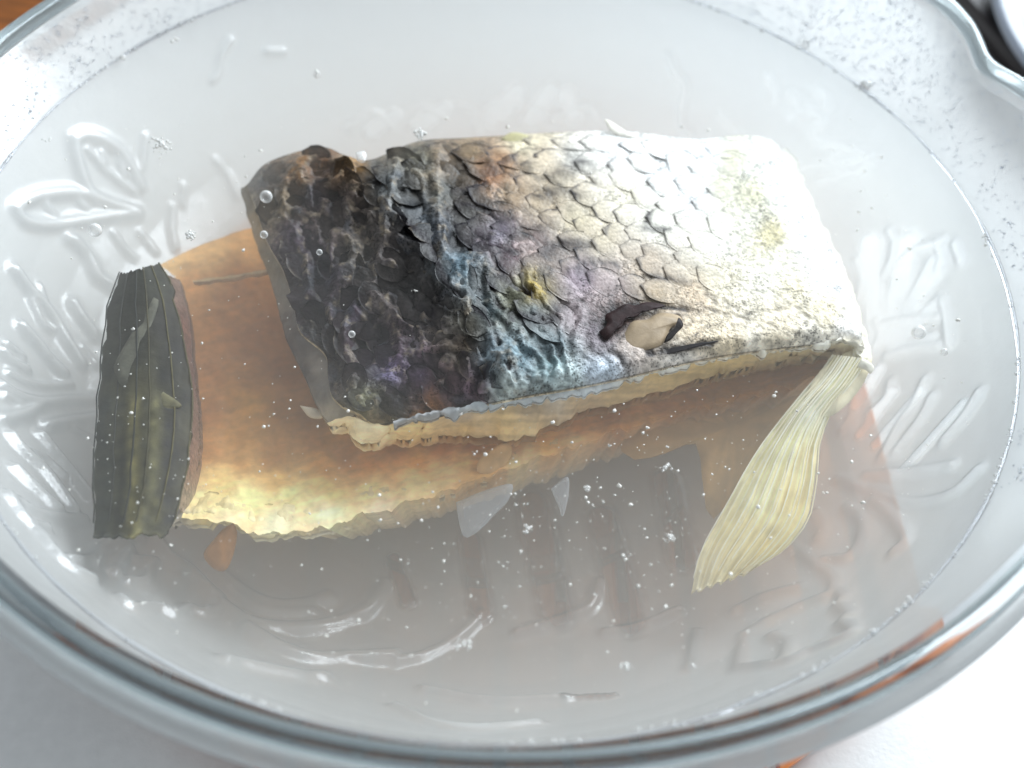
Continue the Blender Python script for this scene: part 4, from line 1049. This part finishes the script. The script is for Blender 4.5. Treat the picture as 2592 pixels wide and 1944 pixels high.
# ------------------------------------------------------------------ bubbles, foam and flecks
def sphere(c, r, nu=18, nv=10, sq=1.0):
    vv = []
    for i in range(nv + 1):
        a = math.pi * i / nv
        for j in range(nu):
            b = 2 * math.pi * j / nu
            vv.append((c[0] + r * math.sin(a) * math.cos(b), c[1] + r * math.sin(a) * math.sin(b), c[2] + sq * r * math.cos(a)))
    return np.array(vv), grid_faces(nv + 1, nu, True)


def join(parts):
    vs, fs, n = [], [], 0
    for v, f in parts:
        vs.append(v); fs.append(f + n); n += len(v)
    return np.vstack(vs), np.vstack(fs)


def px_cm(p, z):
    return np.linalg.norm(at((p[0] + 1, p[1]), z) - at(p, z))


for p, r, lab in (((205, 497), 15, 'clear bubble on the water left of the dark skin, the largest there'),
                  ((1985, 718), 15, 'clear bubble on the water right of the hinge'),
                  ((1610, 380), 10, 'small bubble on the pale upper right corner of the fish'),
                  ((2040, 760), 8, 'tiny bubble just below the bubble right of the hinge'),
                  ((570, 507), 9, 'small pale bubble on the left cut edge of the skin'),
                  ((1870, 185), 12, 'bubble by the far right waterline'),
                  ((760, 722), 8, 'small bubble in the middle of the black back skin'),
                  ((575, 425), 14, 'bubble on the top left corner of the dark skin'),
                  ((690, 545), 7, 'tiny ring bubble on the dark back near its left edge')):
    zb = 0.0 if not (500 < p[0] < 1700 and p[1] > 300) else -0.02
    k = px_cm(p, zb)
    v, f = sphere(at(p, zb), r * k, 24, 14)
    props(mk('bubble', v, f, M_BUBBLE), lab, 'bubble', 'bubbles on the water')

for p, r, n, lab, zf in (((348, 312), (30, 22), 46, 'flat ring of fine foam between the leaf relief and the dark skin', 0),
                         ((412, 508), (17, 13), 26, 'small foam clump left of the tan flesh corner', 0),
                         ((910, 290), (20, 13), 30, 'white foam clump on the far edge of the fish', 0),
                         ((685, 160), (11, 9), 12, 'faint foam speck on the far white water', 0),
                         ((1438, 1011), (15, 11), 16, 'foam clump on the brown water left of the cream fin', -0.3),
                         ((1270, 1055), (9, 8), 9, 'tiny foam clump below the right end of the belly edge', -0.3),
                         ((1140, 1142), (13, 13), 12, 'loose foam cluster below the bluish membrane', -0.3),
                         ((1446, 1160), (16, 13), 14, 'loose foam cluster left of the fin tip', -0.3),
                         ((1000, 1393), (24, 17), 30, 'whitish foam clump on the near water, the largest there', -0.2),
                         ((1352, 1440), (17, 10), 16, 'faint foam clump on the near water below the fin tip', -0.2),
                         ((1735, 98), (20, 11), 18, 'foam patch on the far right waterline', 0.02),
                         ((1868, 186), (20, 13), 20, 'row of foam bubbles on the right waterline', 0.02),
                         ((268, 124), (13, 7), 9, 'foam beads on the far left waterline', 0.02),
                         ((376, 88), (12, 6), 8, 'foam beads on the left waterline nearest the far edge', 0.02),
                         ((100, 300), (12, 8), 8, 'foam beads on the left waterline above the leaf relief', 0.02),
                         ((2130, 520), (10, 18), 10, 'foam beads on the right waterline beside the hinge', 0.02)):
    parts = []
    for i in range(n):
        a = rng.random() * 2 * math.pi; q = rng.random() ** 0.8 * 0.9
        pp = (p[0] + r[0] * q * math.cos(a), p[1] + r[1] * q * math.sin(a))
        k = px_cm(pp, zf)
        rr = rng.uniform(1.4, 4.4) * (1.3 - 0.7 * q) * k
        c = at(pp, zf); c = c + np.array([0, 0, rr * 0.25])
        parts.append(sphere(c, rr, 10, 6))
    v, f = join(parts)
    props(mk('foam_clump', v, f, M_FOAM), lab, 'foam', 'foam floating on the water')

# uncountable: pale flecks of fat drifting in the water
parts = []
n_f = 0
while n_f < 900:
    p = np.array([rng.uniform(60, 2120), rng.uniform(250, 1560)])
    dens = 0.25 + 0.75 * math.exp(-((p[0] - 1250) / 420) ** 2 - ((p[1] - 1120) / 260) ** 2)
    if 520 < p[0] < 1870 and p[1] < 900 and in_poly(p, poly): dens *= 0.25
    if 200 < p[0] < 420 and p[1] > 560: dens = max(dens, 0.6)
    if rng.random() > dens: continue
    zf = -0.05 - 1.3 * rng.random() ** 1.5
    c = at(p, zf)
    if math.hypot(c[0] - WC[0], c[1] - WC[1]) > 12.2: continue
    r = px_cm(p, zf) * (1.1 + 3.2 * rng.random() ** 5)
    v, f = sphere(c, r, 6, 4, 0.6)
    v = c + (v - c) * (1 + 0.35 * rng.normal(size=(len(v), 1)))
    parts.append((v, f)); n_f += 1
v, f = join(parts)
props(mk('floating_flecks', v, f, M_FLECK), 'tiny pale flecks of fat drifting in the cloudy water', 'flecks', kind='stuff')

# bubbles along the waterline and drops on the dry glass above it: nobody could count them
parts = []
for i in range(520):
    a = rng.uniform(-math.pi, math.pi)
    if vnoise(np.array([a * 6, 0, 0]), 3) < -0.1 and rng.random() < 0.85: continue
    r = rng.uniform(0.015, 0.05) * (1.6 if rng.random() < 0.08 else 1)
    rr = 13.0 - rng.uniform(0.0, 0.12)
    parts.append(sphere((WC[0] + rr * math.cos(a), WC[1] + rr * math.sin(a), 0.01), r, 8, 5))
v, f = join(parts)
props(mk('waterline_bubbles', v, f, M_BUBBLE), 'fine bubbles along the waterline on the glass', 'bubbles', kind='stuff')
mv = []
mt = np.linspace(0, 2 * math.pi, 400, endpoint=False)
for k in range(9):
    a = 2 * math.pi * k / 8
    wob = 0.02 + 0.028 * np.clip(0.2 + 1.5 * vnoise(np.stack([np.cos(mt) * 9, np.sin(mt) * 9, 0 * mt], -1), 8), 0, 1)
    rr = 12.97 + wob * 1.3 * math.cos(a)
    mv.append(np.stack([WC[0] + rr * np.cos(mt), WC[1] + rr * np.sin(mt), 0.01 + wob * math.sin(a)], 1))
props(mk('water_edge', np.array(mv).reshape(-1, 3), grid_faces(9, 400, True), M_DROP), 'thin raised edge of the water along the glass', kind='structure')
parts = []
n_d = 0
while n_d < 3600:
    a = rng.uniform(math.radians(-30), math.radians(200))
    s = rng.uniform(PS[9] + 0.12, PS[-1] - 0.05)
    deg = math.degrees(a)
    dens = 0.22 + 0.78 * math.exp(-((deg - 44) / 13) ** 2) + 0.7 * math.exp(-((deg - 122) / 12) ** 2)
    if rng.random() > dens: continue
    c = bowl_pt(np.array(s), np.array(a))
    r = rng.uniform(0.018, 0.042) * (1.9 if rng.random() < 0.03 else 1)
    v, f = sphere(c + np.array([-0.01 * math.cos(a), -0.01 * math.sin(a), 0.006]), r, 7, 4, 0.7)
    parts.append((v, f)); n_d += 1
v, f = join(parts)
props(mk('condensation_drops', v, f, M_DROP), 'fine water drops on the dry inside of the bowl above the water', 'drops', kind='stuff')
